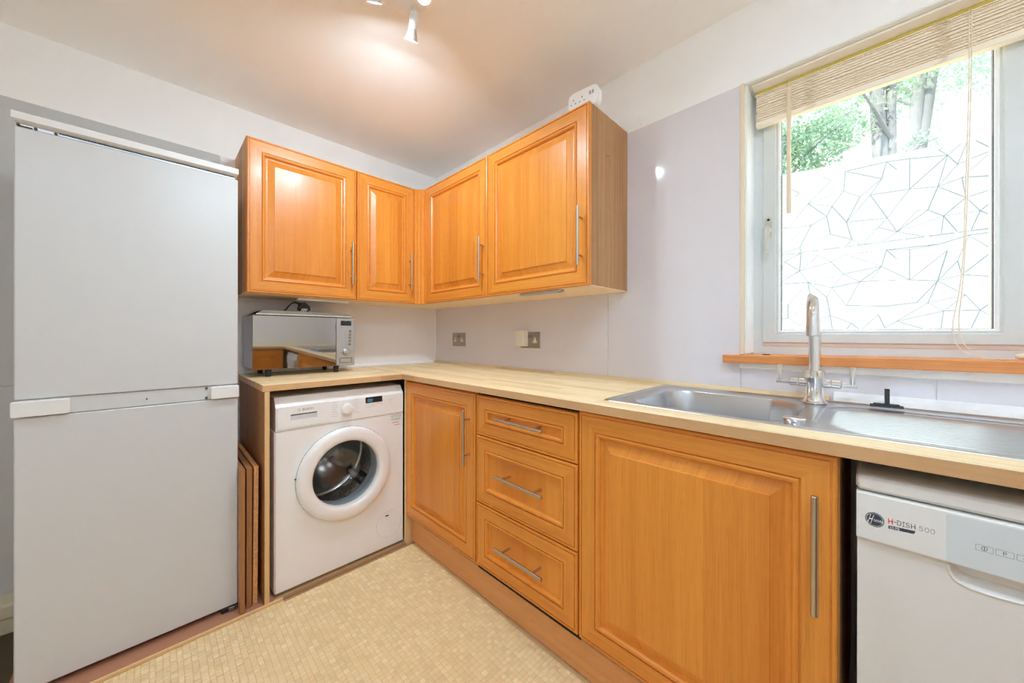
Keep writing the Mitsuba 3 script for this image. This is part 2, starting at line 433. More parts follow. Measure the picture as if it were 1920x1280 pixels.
pane = trimesh.Trimesh([(XF + .03, PY0 - .005, PZ0 - .005), (XF + .03, PY1 + .005, PZ0 - .005), (XF + .03, PY1 + .005, PZ1 + .005), (XF + .03, PY0 - .005, PZ1 + .005)], [[0, 1, 2], [0, 2, 3]], process=False)
add(win + '__pane', pane, 'm_glass', False)
FY0, FY1 = PY0 + .018, PY1 - .0135
FZT = lambda y: 1.678 + (y + 2.576) / .463 * .0385      # upper edge, a little askew
SEAM = 1.417
f0 = trimesh.Trimesh([(XF + .027, FY0, PZ0 + .014), (XF + .027, FY1, PZ0 + .014), (XF + .027, FY1, SEAM - .0008), (XF + .027, FY0, SEAM - .0012),
                      (XF + .027, FY0, SEAM + .0008), (XF + .027, FY1, SEAM + .0008), (XF + .027, FY1, FZT(FY1)), (XF + .027, FY0, FZT(FY0))], [[0, 1, 2], [0, 2, 3], [4, 5, 6], [4, 6, 7]], process=False)
add(win + '__frosted_film', f0, 'm_film', False, label='white frosted film with thin geometric lines')
# lines of the film pattern: the same 0.4 m motif printed twice, one sheet above the other
pr = np.random.default_rng(11)
pts = np.array([(a, b) for a in np.arange(0, .56, .062) for b in np.arange(0, .32, .058)]) + pr.uniform(-.024, .024, (60, 2))
tri = Delaunay(pts)
edges = sorted({tuple(sorted((int(t[i]), int(t[(i + 1) % 3])))) for t in tri.simplices for i in range(3)})
LV, LF = [], []
for zb, zt in ((PZ0 + .014, SEAM - .002), (SEAM + .002, FZT(FY0) - .004)):
    for a, b in edges:
        if pr.random() < .30: continue
        p, q = pts[a] - [0.03, .02], pts[b] - [.03, .02]
        if np.linalg.norm(p - q) > .13: continue
        s = [0, .33, .67, 1]
        P = np.array([p, q]) + [FY0, zb]
        lo, hi = np.array([FY0, zb]), np.array([FY1, zt])
        t0, t1 = 0.0, 1.0; d_ = P[1] - P[0]; ok = True
        for k in range(2):
            if abs(d_[k]) < 1e-9: continue
            u0, u1 = sorted(((lo[k] - P[0][k]) / d_[k], (hi[k] - P[0][k]) / d_[k])); t0, t1 = max(t0, u0), min(t1, u1)
        if t1 - t0 < .05: continue
        A, B = P[0] + d_ * t0, P[0] + d_ * t1
        nn = np.array([-d_[1], d_[0]]) / np.linalg.norm(d_) * (.0007 + .0005 * pr.random())
        k = len(LV)
        LV += [(XF + .0264, *(A - nn)), (XF + .0264, *(B - nn)), (XF + .0264, *(B + nn)), (XF + .0264, *(A + nn))]
        LF += [[k, k + 1, k + 2], [k, k + 2, k + 3]]
y_ = FY0
while y_ < FY1:
    n_ = y_ + pr.uniform(.012, .05); k = len(LV); w_ = pr.uniform(.0010, .0017)
    LV += [(XF + .0262, y_, SEAM - w_), (XF + .0262, min(n_, FY1), SEAM - w_), (XF + .0262, min(n_, FY1), SEAM + w_), (XF + .0262, y_, SEAM + w_)]; LF += [[k, k + 1, k + 2], [k, k + 2, k + 3]]
    y_ = n_ + pr.uniform(.001, .012)
add(win + '__frosted_film__line', trimesh.Trimesh(LV, LF, process=False), 'm_film_line', False, kind='stuff')
# handle of the sash
hy, hz = -2.074, 1.50
hb = Face([XF - .0125, hy, 0], [0, -1, 0], [-1, 0, 0])
add(win + '__handle', [hb(prism(rrect(-.011, 1.478, .011, 1.556, .008), 0, .010, .002)), rod(hb.p(-.001, 1.505, .008), hb.p(-.001, 1.505, .040), .011),
    tube([hb.p(-.001, 1.512, .034), hb.p(-.001, 1.490, .040), hb.p(-.0, 1.46, .043), hb.p(0, 1.43, .044), hb.p(.001, 1.412, .044)], [.009, .0095, .008, .008, .0065], 12)], 'm_handle', label='white sash handle')
add(win + '__handle__lock', [rod(hb.p(0, 1.545, .009), hb.p(0, 1.545, .0115), .0045), rod(hb.p(-.001, 1.505, .039), hb.p(-.001, 1.505, .0415), .005)], 'm_black')
# casing on the room side and reveal lining
add(win + '__casing', [bx(-.006, .006, WY1, WY1 + .013, 1.045, WZ1 + .002, .002)], 'm_cream')
add(win + '__reveal', [bx(.0045, XF, WY1 - .006, WY1 - .0005, 1.05, WZ1 - .0005), bx(.0045, XF, WY0 + .0005, WY0 + .006, 1.05, WZ1 - .0005)], 'm_gloss_white', False)
add(win + '__soffit', bx(-.002, XF, WY0 + .001, WY1 - .001, WZ1 - .006, WZ1 + .002, .002), 'm_cream_white', False)
add(win + '__sill', hullmesh([(x, y, z) for x, y, z in [(-.036, -1.957, 1.0430), (-.034, -1.957, 1.0155), (XF, -1.957, 1.044), (XF, -1.957, 1.016), (-.0385, -1.96, 1.0410), (-.0385, -1.96, 1.0175),
    (-.036, -2.76, 1.0530), (-.034, -2.76, 1.0225), (XF, -2.76, 1.054), (XF, -2.76, 1.023), (-.0385, -2.757, 1.0510), (-.0385, -2.757, 1.0245)]]), 'm_sill', False, label='varnished wooden window sill')
add(win + '__apron', hullmesh([(x, y, z) for y, d in ((-2.005, 0), (-2.76, .0065)) for x, z in ((-.016, 1.0155 + d), (0, 1.0155 + d), (0, .995), (-.014, .998))]), 'm_cream_white', False)

# roller... the wooden venetian blind, drawn up
bl = 'venetian_blind'
tag(bl, 'cream wooden venetian blind drawn up at the top of the window', 'blind')
BY0, BY1, BX = -2.672, -2.0405, .079
add(bl + '__headrail', bx(BX - .0125, BX + .015, BY0, BY1, 2.0115, 2.0235, .001), 'm_blind_rail', label='yellowish head rail')
add(bl + '__pelmet', bx(.018, .0655, BY0 - .004, -2.036, 2.0200, WZ1 - .0065, .001), 'm_pelmet', False, label='cream pelmet board')
sr = np.random.default_rng(3)
zt = 1.995; k = 0
zs = np.linspace(2.0070, 1.9125, 25)
for k, z in enumerate(zs):
    t = sr.normal(0, .0012); s = sr.normal(0, .0013)
    m = bx(-.0125, .0115, BY0 + .002, BY1, -.0014, .0014, .0006)
    R = trimesh.transformations.rotation_matrix(sr.normal(.10, .05), [0, 1, 0]); m.apply_transform(R)
    m.apply_translation([BX + s, t, z + sr.normal(0, .0006)])
    add(bl + '__slat', m, 'm_blind', False)
add(bl + '__bottom_rail', bx(BX - .0145, BX + .0120, BY0, BY1 + .001, 1.8915, 1.9100, .002), 'm_blind', label='bottom rail')
for i, y in enumerate((-2.194, -2.486)):
    path = []
    for k in range(26):
        path.append((BX - .018 - .002 * math.sin(k * 1.7), y + .012 * math.sin(k * 2.3 + i) + .004 * math.sin(k * 5.1), 2.008 - k * .0045))
    p2 = [(a - .001, b + .008 * math.cos(k * 1.9), c) for k, (a, b, c) in enumerate(path)]
    add(bl + '__ladder_cord', [tube(spline(path, 100), .0009, 5), tube(spline(p2, 100), .0009, 5)], 'm_cord')
add(bl + '__wand', [rod((BX - .030, -2.140, 1.544), (BX - .030, -2.1395, 1.985), .0066, 6), rod((BX - .030, -2.1395, 1.983), (BX - .016, -2.1395, 2.013), .002)], 'm_cream', False, label='slim tilting wand')
cp = [[(BX - .018, -2.5305, 2.012), (BX - .035, -2.5285, 1.80), (BX - .035, -2.522, 1.45), (BX - .035, -2.508, 1.20), (BX - .03, -2.506, 1.10), (BX - .045, -2.528, 1.062), (BX - .05, -2.556, 1.0535), (BX - .05, -2.605, 1.0545)],
      [(BX - .018, -2.5355, 2.012), (BX - .036, -2.532, 1.80), (BX - .036, -2.525, 1.45), (BX - .036, -2.5145, 1.20), (BX - .034, -2.516, 1.11), (BX - .040, -2.536, 1.068), (BX - .046, -2.562, 1.0545), (BX - .048, -2.606, 1.0555)]]
for c_ in cp:
    add(bl + '__pull_cord', tube(spline(c_, 80), .0011, 6), 'm_cord')
tas = orient(lathe([(0, 0), (.0045, 0), (.0075, .006), (.0085, .016), (.0075, .027), (.005, .033), (0, .033)], 20), (BX - .048, -2.601, 1.0618), (-.1, -1, .015))
add(bl + '__tassel', tas, 'm_cream', True, label='pale wooden cord pull lying on the sill')
add('rubber_stop', bx(.03, .05, -2.088, -2.066, 1.0445, 1.0475, .001), 'm_black', label='small flat black rubber pad on the sill below the window handle', category='pad')

# ------------------------------------------------------------------ doors and drawers with moulded frames
PROFILE = [(0, 0), (0, .0145), (.0012, .0172), (.0035, .0188), (.0083, .0190), (.0090, .0155), (.0112, .0155), (.0119, .0188),
           (.0562, .0188), (.0570, .0148), (.0592, .0145), (.0603, .0186), (.0640, .0200), (.0690, .0188), (.0726, .0140), (.0735, .0080), (.0780, .0070)]
FIELD = [(.0780, .0070), (.0830, .0072), (.1085, .0152), (.1093, .0182), (.1112, .0186)]
FLAT = [(.0780, .0070), (.080, .0070)]


def loops(W, H, prof):
    return np.array([[(d, d, h), (W - d, d, h), (W - d, H - d, h), (d, H - d, h)] for d, h in prof])


def front(root, key, face, W, H, raised=True, inset=1.0, label=None):
    """one moulded front: key is the centre panel (with its back), stiles and rails are its sub-parts"""
    pf = [(d * inset, h) if d > .02 else (d, h) for d, h in PROFILE]
    L = loops(W, H, pf)
    dk = add(f'{root}__{key}', face(panel_mesh(W, H, [(d * inset, h) for d, h in (FIELD if raised else FLAT)])), 'm_oak_panel', False, label=label)
    for s, nm, mm in ((0, 'rail', 'm_oak_h'), (1, 'stile', 'm_oak_v'), (2, 'rail', 'm_oak_h'), (3, 'stile', 'm_oak_v')):
        v = L[:, [s, (s + 1) % 4]].reshape(-1, 3); f = []
        for i in range(len(L) - 1):
            f += [[2 * i, 2 * i + 1, 2 * i + 3], [2 * i, 2 * i + 3, 2 * i + 2]]
        add(f'{dk}__{nm}', face(trimesh.Trimesh(v, f, process=False)), mm, 25)
    return dk


def panel_mesh(W, H, prof):
    L = loops(W, H, prof); v = list(L.reshape(-1, 3)); f = []
    for i in range(len(L) - 1):
        for s in range(4):
            q = (s + 1) % 4; a = 4 * i
            f += [[a + s, a + q, a + 4 + q], [a + s, a + 4 + q, a + 4 + s]]
    e = 4 * (len(L) - 1); f += [[e, e + 1, e + 2], [e, e + 2, e + 3]]
    k = len(v); v += [(0, 0, .0002), (W, 0, .0002), (W, H, .0002), (0, H, .0002)]; f += [[k, k + 2, k + 1], [k, k + 3, k + 2]]
    return trimesh.Trimesh(np.array(v), f, process=False)


def handle(key, face, p, q, out=.034, h0=.019):
    """bar handle between local points p and q (u, w)"""
    p, q = np.array(p, float), np.array(q, float); d = (q - p) / np.linalg.norm(q - p)
    ms = [rod(face.p(*p, h0 + out), face.p(*q, h0 + out), .006, 20, .0008)]
    for c in (p + d * .042, q - d * .042):
        ms.append(rod(face.p(*c, h0 - .002), face.p(*c, h0 + out), .004, 14))
    return add(key, ms, 'm_nickel', 40, label='brushed metal bar handle')


# ------------------------------------------------------------------ wall cabinets
ZW0, ZW1, DW = 1.3136, 2.040, .300           # carcass depth; fronts stand 19 mm proud
def carcass(x0, x1, y0, y1, z0, z1):
    return bx(x0, x1, y0, y1, z0, z1, .0006)

c1 = 'wall_cabinet'
tag(c1, 'largest oak wall cabinet of the back wall, above the microwave', 'cabinet', None)
add(c1 + '__carcass', carcass(-1.235, -.729, -DW, -.001, ZW0 + .003, ZW1), 'm_oak_side', False)
add(c1 + '__base_panel', bx(-1.234, -.730, -DW, -.002, ZW0, ZW0 + .003), 'm_underside', False)
f1 = LEFT(-DW - .001, -1.2335, ZW0 + .001)
d1 = front(c1, 'door', f1, .503, ZW1 - ZW0 - .002)
handle(d1 + '__handle', LEFT(-DW - .001), (-.7625, 1.3915), (-.7625, 1.6265))
c2 = 'wall_cabinet_001'
tag(c2, 'narrow oak wall cabinet next to the corner on the back wall', 'cabinet')
add(c2 + '__carcass', carcass(-.7285, -.366, -DW, -.001, ZW0 + .003, ZW1), 'm_oak_side', False)
add(c2 + '__base_panel', bx(-.728, -.001, -DW, -.002, ZW0, ZW0 + .003), 'm_underside', False)
d2 = front(c2, 'door', LEFT(-DW - .001, -.7265, ZW0 + .001), .3575, ZW1 - ZW0 - .002)
handle(d2 + '__handle', LEFT(-DW - .001), (-.4045, 1.3895), (-.4045, 1.6205))
pp = Polygon([(-.3655, -.30), (-.3655, -.316), (-.352, -.318), (-.346, -.330), (-.335, -.333), (-.3335, -.345), (-.316, -.349), (-.316, -.366), (-.300, -.366), (-.300, -.30)])
cpm = trimesh.creation.extrude_polygon(pp, ZW1 - ZW0, engine='earcut'); cpm.apply_translation([0, 0, ZW0])
add('corner_post', cpm, 'm_oak_v', 25, label='fluted oak corner post between the two runs of wall cabinets', category='corner post')
c3 = 'wall_cabinet_002'
tag(c3, 'oak wall cabinet on the window wall, next to the corner post', 'cabinet')
add(c3 + '__carcass', carcass(-DW, -.001, -.9565, -.367, ZW0 + .003, ZW1), 'm_oak_side', False)
add(c3 + '__base_panel', bx(-DW, -.002, -.956, -.302, ZW0, ZW0 + .003), 'm_underside', False)
d3 = front(c3, 'door', RIGHT(-DW - .001, -.368, ZW0 + .001), .5875, ZW1 - ZW0 - .002)
handle(d3 + '__handle', RIGHT(-DW - .001), (.9315, 1.3915), (.9315, 1.622))
c4 = 'wall_cabinet_003'
tag(c4, 'oak wall cabinet nearest the window with an exposed veneered side', 'cabinet')
add(c4 + '__carcass', carcass(-DW, -.001, -1.5625, -.9575, ZW0 + .003, ZW1), 'm_oak_side', False)
add(c4 + '__base_panel', bx(-DW, -.002, -1.562, -.958, ZW0, ZW0 + .003), 'm_underside', False)
d4 = front(c4, 'door', RIGHT(-DW - .001, -.9585, ZW0 + .001), .6055, ZW1 - ZW0 - .002)
handle(d4 + '__handle', RIGHT(-DW - .001), (1.533, 1.390), (1.533, 1.6245))
add('nail', [rod((-.188, -1.560, 1.8645), (-.190, -1.578, 1.868), .0016, 10), rod((-.190, -1.577, 1.868), (-.1903, -1.5805, 1.8685), .0042, 14)], 'm_steel', label='small nail sticking out of the cabinet side', category='nail')
add('cable_clip', [bx(-.005, 0, -1.634, -1.625, 2.044, 2.053, .0015), rod((-.004, -1.6295, 2.0485), (-.009, -1.6295, 2.0485), .0015)], 'm_white', label='tiny white clip on the wall above the panel edge', category='clip')
# strip lights under the wall cabinets (switched off)
add('strip_light', [bx(-.998, -.735, -.225, -.185, ZW0 - .014, ZW0 - .0005, .003)], 'm_white', label='slim white strip light under the largest wall cabinet of the back wall', category='light')
add('strip_light_001__housing', bx(-.295, -.262, -1.405, -1.165, ZW0 - .010, ZW0 - .0005, .002), 'm_steel')
add('strip_light_001__screw', rod((-.278, -1.392, ZW0 - .009), (-.278, -1.392, ZW0 - .0115), .005), 'm_black')
tag('strip_light_001', 'slim metal strip light under the wall cabinet nearest the window', 'light')
# extension socket standing on the last cabinet
ex = 'extension_socket'
tag(ex, 'white multi socket adaptor standing on top of the cabinet nearest the window', 'socket')
ef = Face([-.262, -1.4425, ZW1 + .0005], [.10, -1, 0] / np.linalg.norm([.1, -1, 0]), [-1, -.1, 0] / np.linalg.norm([1, .1]))
add(ex + '__body', ef(prism(rrect(0, 0, .136, .083, .026, 8), 0, .034, .004)), 'm_white', 40)
def uk_pins(face, u, w, h, s=1.0):
    return [face(prism(sbox(u - .002 * s, w + .006 * s, u + .002 * s, w + .014 * s), h, h + .0004)), face(prism(sbox(u - .0145 * s, w - .010 * s, u - .0080 * s, w - .006 * s), h, h + .0004)),
            face(prism(sbox(u + .0080 * s, w - .010 * s, u + .0145 * s, w - .006 * s), h, h + .0004))]
for u in (.026, .066):
    add(ex + '__outlet', uk_pins(ef, u, .042, .034, .9), 'm_print')
add(ex + '__usb_port', [ef(prism(sbox(.098, .046, .106, .060), .034, .0346)), ef(prism(sbox(.110, .046, .118, .060), .034, .0346))], 'm_print_light')

# ------------------------------------------------------------------ worktop
HT, TT = .910, .028
L_ = Polygon([(-1.222, -.001), (-1.222, -.600), (-.600, -.600), (-.600, -2.86), (-1.55, -2.86), (-1.55, RY0 + .001), (-.001, RY0 + .001), (-.001, -.001)],
             [[(-.522, -1.748), (-.522, -2.737), (-.038, -2.737), (-.038, -1.748)]])
add('worktop', prism(L_, HT - TT, HT, .002), 'm_worktop', False, label='pale beech wood worktop running round the corner', category='worktop')

# ------------------------------------------------------------------ base cabinets
DB, ZB0, ZB1 = .5635, .1635, .8690      # carcass front; fronts end at .5826
b1 = 'base_cabinet'
tag(b1, 'oak base cabinet with a single door, right of the washing machine', 'cabinet')
add(b1 + '__carcass', [bx(-DB, -.002, -1.1835, -.601, .14, HT - TT - .001)], 'm_oak_side', False)
add(b1 + '__end_panel', bx(-.5800, -.30, -.600, -.583, .001, HT - TT - .001, .001), 'm_pale_edge', False, label='pale upright edge panel')
d = front(b1, 'door', RIGHT(-DB, -.6035, ZB0), .5785, ZB1 - ZB0)
handle(d + '__handle', RIGHT(-DB), (1.147, .568), (1.147, .802))
b2 = 'drawer_cabinet'
tag(b2, 'oak base cabinet with three drawers', 'cabinet')
add(b2 + '__carcass', [bx(-DB, -.002, -1.6925, -1.1845, .14, HT - TT - .001)], 'm_dark', False)
for i, (z0, z1, hz_) in enumerate(((.7055, .8680, .796), (.4275, .7025, .577), (.1645, .4240, .303))):
    d = front(b2, 'drawer', RIGHT(-DB, -1.1905, z0), .500, z1 - z0, False, .93, ('top', 'middle', 'bottom')[i] + ' drawer')
    handle(d + '__handle', RIGHT(-DB), (1.335, hz_), (1.572, hz_ - .004), h0=.0070, out=.046)
b3 = 'base_cabinet_001'
tag(b3, 'wide oak sink cabinet with a long vertical bar handle, beside the dishwasher', 'cabinet')
add(b3 + '__carcass', [bx(-DB, -.002, -2.299, -2.281, .14, HT - TT - .001), bx(-DB, -.002, -1.7115, -1.6935, .14, HT - TT - .001), bx(-DB, -.002, -2.299, -1.6935, .14, .158), bx(-.02, -.002, -2.299, -1.6935, .14, .86)], 'm_oak_side', False)
d = front(b3, 'door', RIGHT(-DB, -1.6965, ZB0), .601, ZB1 + .007 - ZB0)
handle(d + '__handle', RIGHT(-DB), (2.2655, .5665), (2.2655, .8005))
add('plinth', bx(-.5372, -.519, -2.315, -.601, .001, .1395, .0008), 'm_plinth', False, label='plain wooden kickboard under the base cabinets', category='kickboard')
add('end_panel', [bx(-1.2155, -1.1985, -.605, -.002, .0125, HT - TT - .001)], 'm_oak_side', False, label='upright wooden end panel carrying the worktop left of the washing machine', category='panel')
scene['end_panel__edge'] = mikit.ply(bx(-1.2155, -1.1985, -.6065, -.605, .0125, HT - TT - .001), 'm_pale_edge'); tag('end_panel__edge', 'pale front edge')
scene['end_panel__face'] = mikit.ply(bx(-1.2165, -1.2155, -.605, -.002, .0125, HT - TT - .001), 'm_brown_board'); tag('end_panel__face', 'brown outer face')

# ------------------------------------------------------------------ low platform and leftover boards
add('floor_board', bx(-1.865, -1.180, -.603, -.002, .0, .0115, .001), 'm_red_board', False, label='thin reddish board on the floor under the fridge', category='board')
scene['floor_board__edge_strip'] = mikit.ply(bx(-1.865, -1.150, -.6115, -.6032, .0, .0125, .002), 'm_red_board_edge'); tag('floor_board__edge_strip', 'pale front edging')
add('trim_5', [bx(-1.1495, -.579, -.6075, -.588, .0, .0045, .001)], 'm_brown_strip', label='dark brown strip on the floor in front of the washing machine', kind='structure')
add('floor__shaded_edge', bx(-1.1495, -.5385, -.622, -.6078, -.0012, .0003), 'm_floor_shade', False, label='strip of painted shade along the edge of the mosaic')
def board(key, x0, x1, y0, zt, m1, label, lean=0.0, yb=-.05):
    m = hullmesh([(x0, y0, .0125), (x1, y0, .0125), (x0, yb, .0125), (x1, yb, .0125), (x0 + lean, y0, zt), (x1 + lean, y0, zt), (x0 + lean, yb, zt), (x1 + lean, yb, zt)])
    add(key, m, m1, False, label=label, category='board')
board('offcut_board', -1.2950, -1.2800, -.600, .580, 'm_brown_board', 'brown offcut board closest to the fridge in the narrow gap')
board('offcut_board_001', -1.2725, -1.2545, -.578, .575, 'm_brown_board', 'brown offcut board in the middle of the three in the gap', .001)
board('offcut_board_002', -1.2500, -1.2345, -.573, .575, 'm_chipboard', 'raw chipboard offcut with a speckled edge leaning by the worktop end panel', .004)

# ------------------------------------------------------------------ fridge freezer
fg = 'fridge_freezer'
tag(fg, 'tall white two door fridge freezer at the left', 'fridge freezer')
FX0, FX1, FY = -1.8368, -1.2960, -.545
add(fg + '__body', bx(FX0 + .004, FX1 - .004, FY + .0225, -.012, .06, 1.762, .004), 'm_fridge', False)
add(fg + '__door', bx(FX0, FX1, FY, FY + .018, .918, 1.742, .003), 'm_fridge', 40, label='upper fridge door')
add(fg + '__door', bx(FX0, FX1, FY, FY + .018, .031, .8625, .003), 'm_fridge', 40, label='lower freezer door')
add(fg + '__cover_strip', bx(FX0 + .012, FX1 - .012, FY + .006, FY + .022, .864, .9165, .002), 'm_fridge', False)
ff = LEFT(FY + .006)
for a, b in ((FX0 - .0045, FX0 + .108), (FX1 - .085, FX1 + .002)):
    add(fg + '__hinge_cover', ff(prism(rrect(a, .8665, b, .9135, .004), 0, .022, .002)), 'm_fridge_cap', 40)
add(fg + '__screw_hole', [rod((-1.3935, FY + .004, .872), (-1.3935, FY + .0005, .872), .0042), rod((-1.3935, FY + .004, .909), (-1.3935, FY + .0005, .909), .0042), rod((-1.556, FY + .006, .888), (-1.556, FY + .003, .888), .0022)], 'm_bare')
add(fg + '__top_cap', hullmesh([(x + sx * dx, y, z) for x, sx in ((FX0 - .004, 1), (FX1 + .001, -1)) for y, z, dx in ((FY - .008, 1.7835, .001), (FY - .009, 1.7815, 0), (FY - .009, 1.7615, 0), (FY + .012, 1.752, .010), (-.02, 1.7835, .001), (-.02, 1.762, .01))]), 'm_fridge_cap', False, label='white top cap with a lip')
add(fg + '__hinge_plate', bx(FX0 + .010, FX1 - .010, FY + .006, FY + .022, 1.743, 1.753, .001), 'm_steel', False)
for x in (-1.829, -1.797, -1.758):
    add(fg + '__hinge_screw', rod((x, FY + .008, 1.7475), (x, FY + .001, 1.7475), .0036, 12), 'm_bare')
add(fg + '__hinge_slot', bx(-1.826, -1.803, FY + .003, FY + .008, 1.7445, 1.7470), 'm_bare', False)
add(fg + '__gap_line', bx(-1.752, FX1 - .012, FY + .003, FY + .008, 1.7502, 1.7516), 'm_dark', False)
add(fg + '__plinth', bx(FX0 + .02, FX1 - .02, FY + .07, FY + .09, .0118, .06), 'm_dark', False)
add(fg + '__foot_bracket', [bx(-1.348, -1.299, FY - .002, FY + .03, .0118, .030, .001)], 'm_black', label='black foot bracket')
add(fg + '__foot_bracket__bolt', [bx(-1.326, -1.306, FY - .008, FY - .001, .0135, .0285, .001), bx(-1.3035, -1.3005, FY - .008, FY - .001, .013, .030, .0005)], 'm_steel_dark')
for x in (FX0 + .05,):
    add(fg + '__foot', rod((x, -.10, .0116), (x, -.10, .062), .018), 'm_black')
    add(fg + '__foot', rod((FX1 - .05, -.10, .0116), (FX1 - .05, -.10, .062), .018), 'm_black')

# ------------------------------------------------------------------ washing machine
wm = 'washing_machine'
tag(wm, 'white front loading washing machine under the worktop', 'washing machine')
WX0, WX1, WYF = -1.177, -.5815, -.580
wc = (-.8825, .4610)
body = bx(WX0, WX1, WYF, -.03, .014, .706, .006)
hole = orient(trimesh.creation.cylinder(.178, 1.0, sections=64), (wc[0], WYF + .40, wc[1]), (0, 1, 0))
body = boolean(body, bx(WX0 + .01, WX1 - .01, WYF + .012, -.04, .03, .69))
add(wm + '__body', boolean(body, hole), 'm_white', 30)
g = LEFT(WYF)
# fascia: upright lower part, sloped top
fa = [(0, .7075), (.0, .8060), (-.030, .8440), (-.034, .8460), (-.30, .8460), (-.30, .7075)]
fas = hullmesh([(x, WYF - .004 - h, z) for x in (WX0 + .004, WX1 - .006) for h, z in fa])
add(wm + '__fascia', fas, 'm_white', 30)
add(wm + '__lid', bx(WX0 + .003, WX1 - .003, WYF + .03, -.03, .835, .8475, .004), 'm_panel_grey', 30)
add(wm + '__feet', [rod((x, y, .0002), (x, y, .02), .02) for x in (WX0 + .05, WX1 - .05) for y in (WYF + .06, -.09)], 'm_rubber')
gf = LEFT(WYF - .004)
dr_ = rrect(-1.1685, .7145, -.9575, .8055, .003)
slot = rrect(-1.118, .7445, -1.012, .7715, .002)
add(wm + '__detergent_drawer', gf(prism(dr_.difference(slot), 0, .0030)), 'm_white', 30)
add(wm + '__detergent_drawer__outline', gf(prism(dr_.buffer(.0009).difference(dr_), 0, .0004)), 'm_print_light', False)
add(wm + '__detergent_drawer__grip', gf(prism(slot, 0, .0006)), 'm_panel_grey', False)
add(wm + '__detergent_drawer__shade_gap', gf(prism(sbox(-1.117, .7655, -1.013, .771), .0006, .0012)), 'm_shadow_gap', False)
add(wm + '__logo', [gf(text('BOSCH', .0095, -1.073, .7830, .003, bold=True)), gf(prism(circ(-1.0865, .7877, .0058).difference(circ(-1.0865, .7877, .0047)), .003, .0034)), gf(text('H', .006, -1.0865, .7848, .003, center=True))], 'm_print_light', False)
kn = orient(lathe([(0, .024), (.020, .024), (.0232, .0225), (.025, .018), (.0262, .004), (.0262, 0), (0, 0)], 40), gf.p(-.8830, .7650), (0, -1, 0))
add(wm + '__knob', kn, 'm_white', 40, label='round programme knob')
add(wm + '__knob__ring', orient(lathe([(.0262, 0), (.0272, .004), (.0262, .006)], 40), gf.p(-.8830, .7650), (0, -1, 0)), 'm_chrome', 40)
add(wm + '__knob__mark', gf(prism(sbox(-.8838, .7835, -.8822, .7890), .0, .019)), 'm_print', False)
sl = lambda w: 0.0 if w < .806 else (w - .806) / .038 * .030
# the display sits where the fascia starts to lean back
dsp = gf(prism(rrect(-.7905, .7770, -.7045, .8055, .002), 0, .0012))
add(wm + '__display', dsp, 'm_screen', False, label='black digital display')
add(wm + '__display__sticker', gf(prism(Polygon([(-.783, .782), (-.760, .781), (-.752, .789), (-.757, .797), (-.772, .799), (-.782, .796)]), .0012, .0016)), 'm_blue', False)
pm = []
pg = np.random.default_rng(2)
for k in range(7):
    w = .7345 + k * .0105
    pm += [gf(prism(sbox(-.9480, w, -.9480 + pg.uniform(.020, .030), w + .0016), 0, .0003)), gf(prism(sbox(-.8480, w + .004, -.8480 + pg.uniform(.016, .026), w + .0056), 0, .0003))]
for u0, u1, w in ((-.795, -.770, .768), (-.765, -.735, .764), (-.735, -.705, .768), (-.790, -.745, .757), (-.675, -.650, .782), (-.668, -.655, .775), (-.668, -.652, .765), (-.655, -.645, .745), (-.83, -.82, .735)):
    pm.append(gf(prism(sbox(u0, w, u1, w + .0016), 0, .0003)))
add(wm + '__printed_legend', pm, 'm_print_faint', False, kind='stuff')
lab = []
for k, (a, b, w, hh) in enumerate(((-.650, -.598, .696, .003), (-.658, -.596, .690, .003), (-.652, -.596, .684, .003), (-.655, -.600, .674, .0035), (-.650, -.603, .668, .0035), (-.648, -.610, .654, .005))):
    lab.append(g(prism(sbox(a, w, b, w + hh * .7), .0001, .0005)))
add(wm + '__label_print', lab, 'm_print_light', False)
add(wm + '__label_brand', [g(text('BOSCH', .0055, -.628, .640, .0001)), g(prism(circ(-.634, .6425, .0024), .0001, .0005))], 'm_red', False)
flap = circ(-.665, .133, .068, 24)
add(wm + '__filter_flap', g(prism(flap.difference(circ(-.665, .133, .0672, 24)), .0, .0006)), 'm_print_faint', False)
add(wm + '__filter_flap__latch', g(prism(rrect(-.684, .176, -.668, .181, .001), .0, .0015)), 'm_black', False)
# door: ring, glass bowl, gasket and drum
fc = (wc[0], WYF, wc[1])
prof = [(.2165, .000), (.2165, .004), (.2150, .0045), (.2145, .018), (.2110, .026), (.2040, .0315), (.1900, .0345), (.1750, .0350), (.1640, .0330), (.1570, .0290), (.1535, .0230), (.1520, .0140), (.1515, .0)]
add(wm + '__door', orient(lathe(prof, 96), fc, (0, -1, 0)), 'm_white', 40, label='round porthole door')
add(wm + '__door__seam', orient(lathe([(.2160, .0015), (.2168, .0015), (.2168, .0045), (.2160, .0045)], 96), fc, (0, -1, 0)), 'm_shadow_gap', 40)
add(wm + '__door__hinge_mark', rod((-1.0995, WYF - .004, .487), (-1.0995, WYF - .010, .487), .003), 'm_black')
bowl = [(.1525, .018), (.1490, .0145), (.1440, .006), (.1380, -.02), (.128, -.06), (.110, -.090), (.085, -.108), (.05, -.117), (.0, -.120)]
add(wm + '__door__glass', orient(lathe(bowl, 72), fc, (0, -1, 0)), 'm_glass', True, label='clear glass bowl')
gas = [(.1535, .004), (.160, .0), (.172, -.004), (.176, -.02), (.166, -.028), (.160, -.045), (.170, -.055), (.172, -.075), (.160, -.085), (.165, -.105), (.24, -.112)]
add(wm + '__gasket', orient(lathe(gas, 72), fc, (0, -1, 0)), 'm_gasket', True, label='grey rubber door seal')
drum = [(.175, -.104), (.232, -.112), (.236, -.14), (.236, -.37), (.22, -.385), (.12, -.395), (.06, -.37), (0, -.365)]
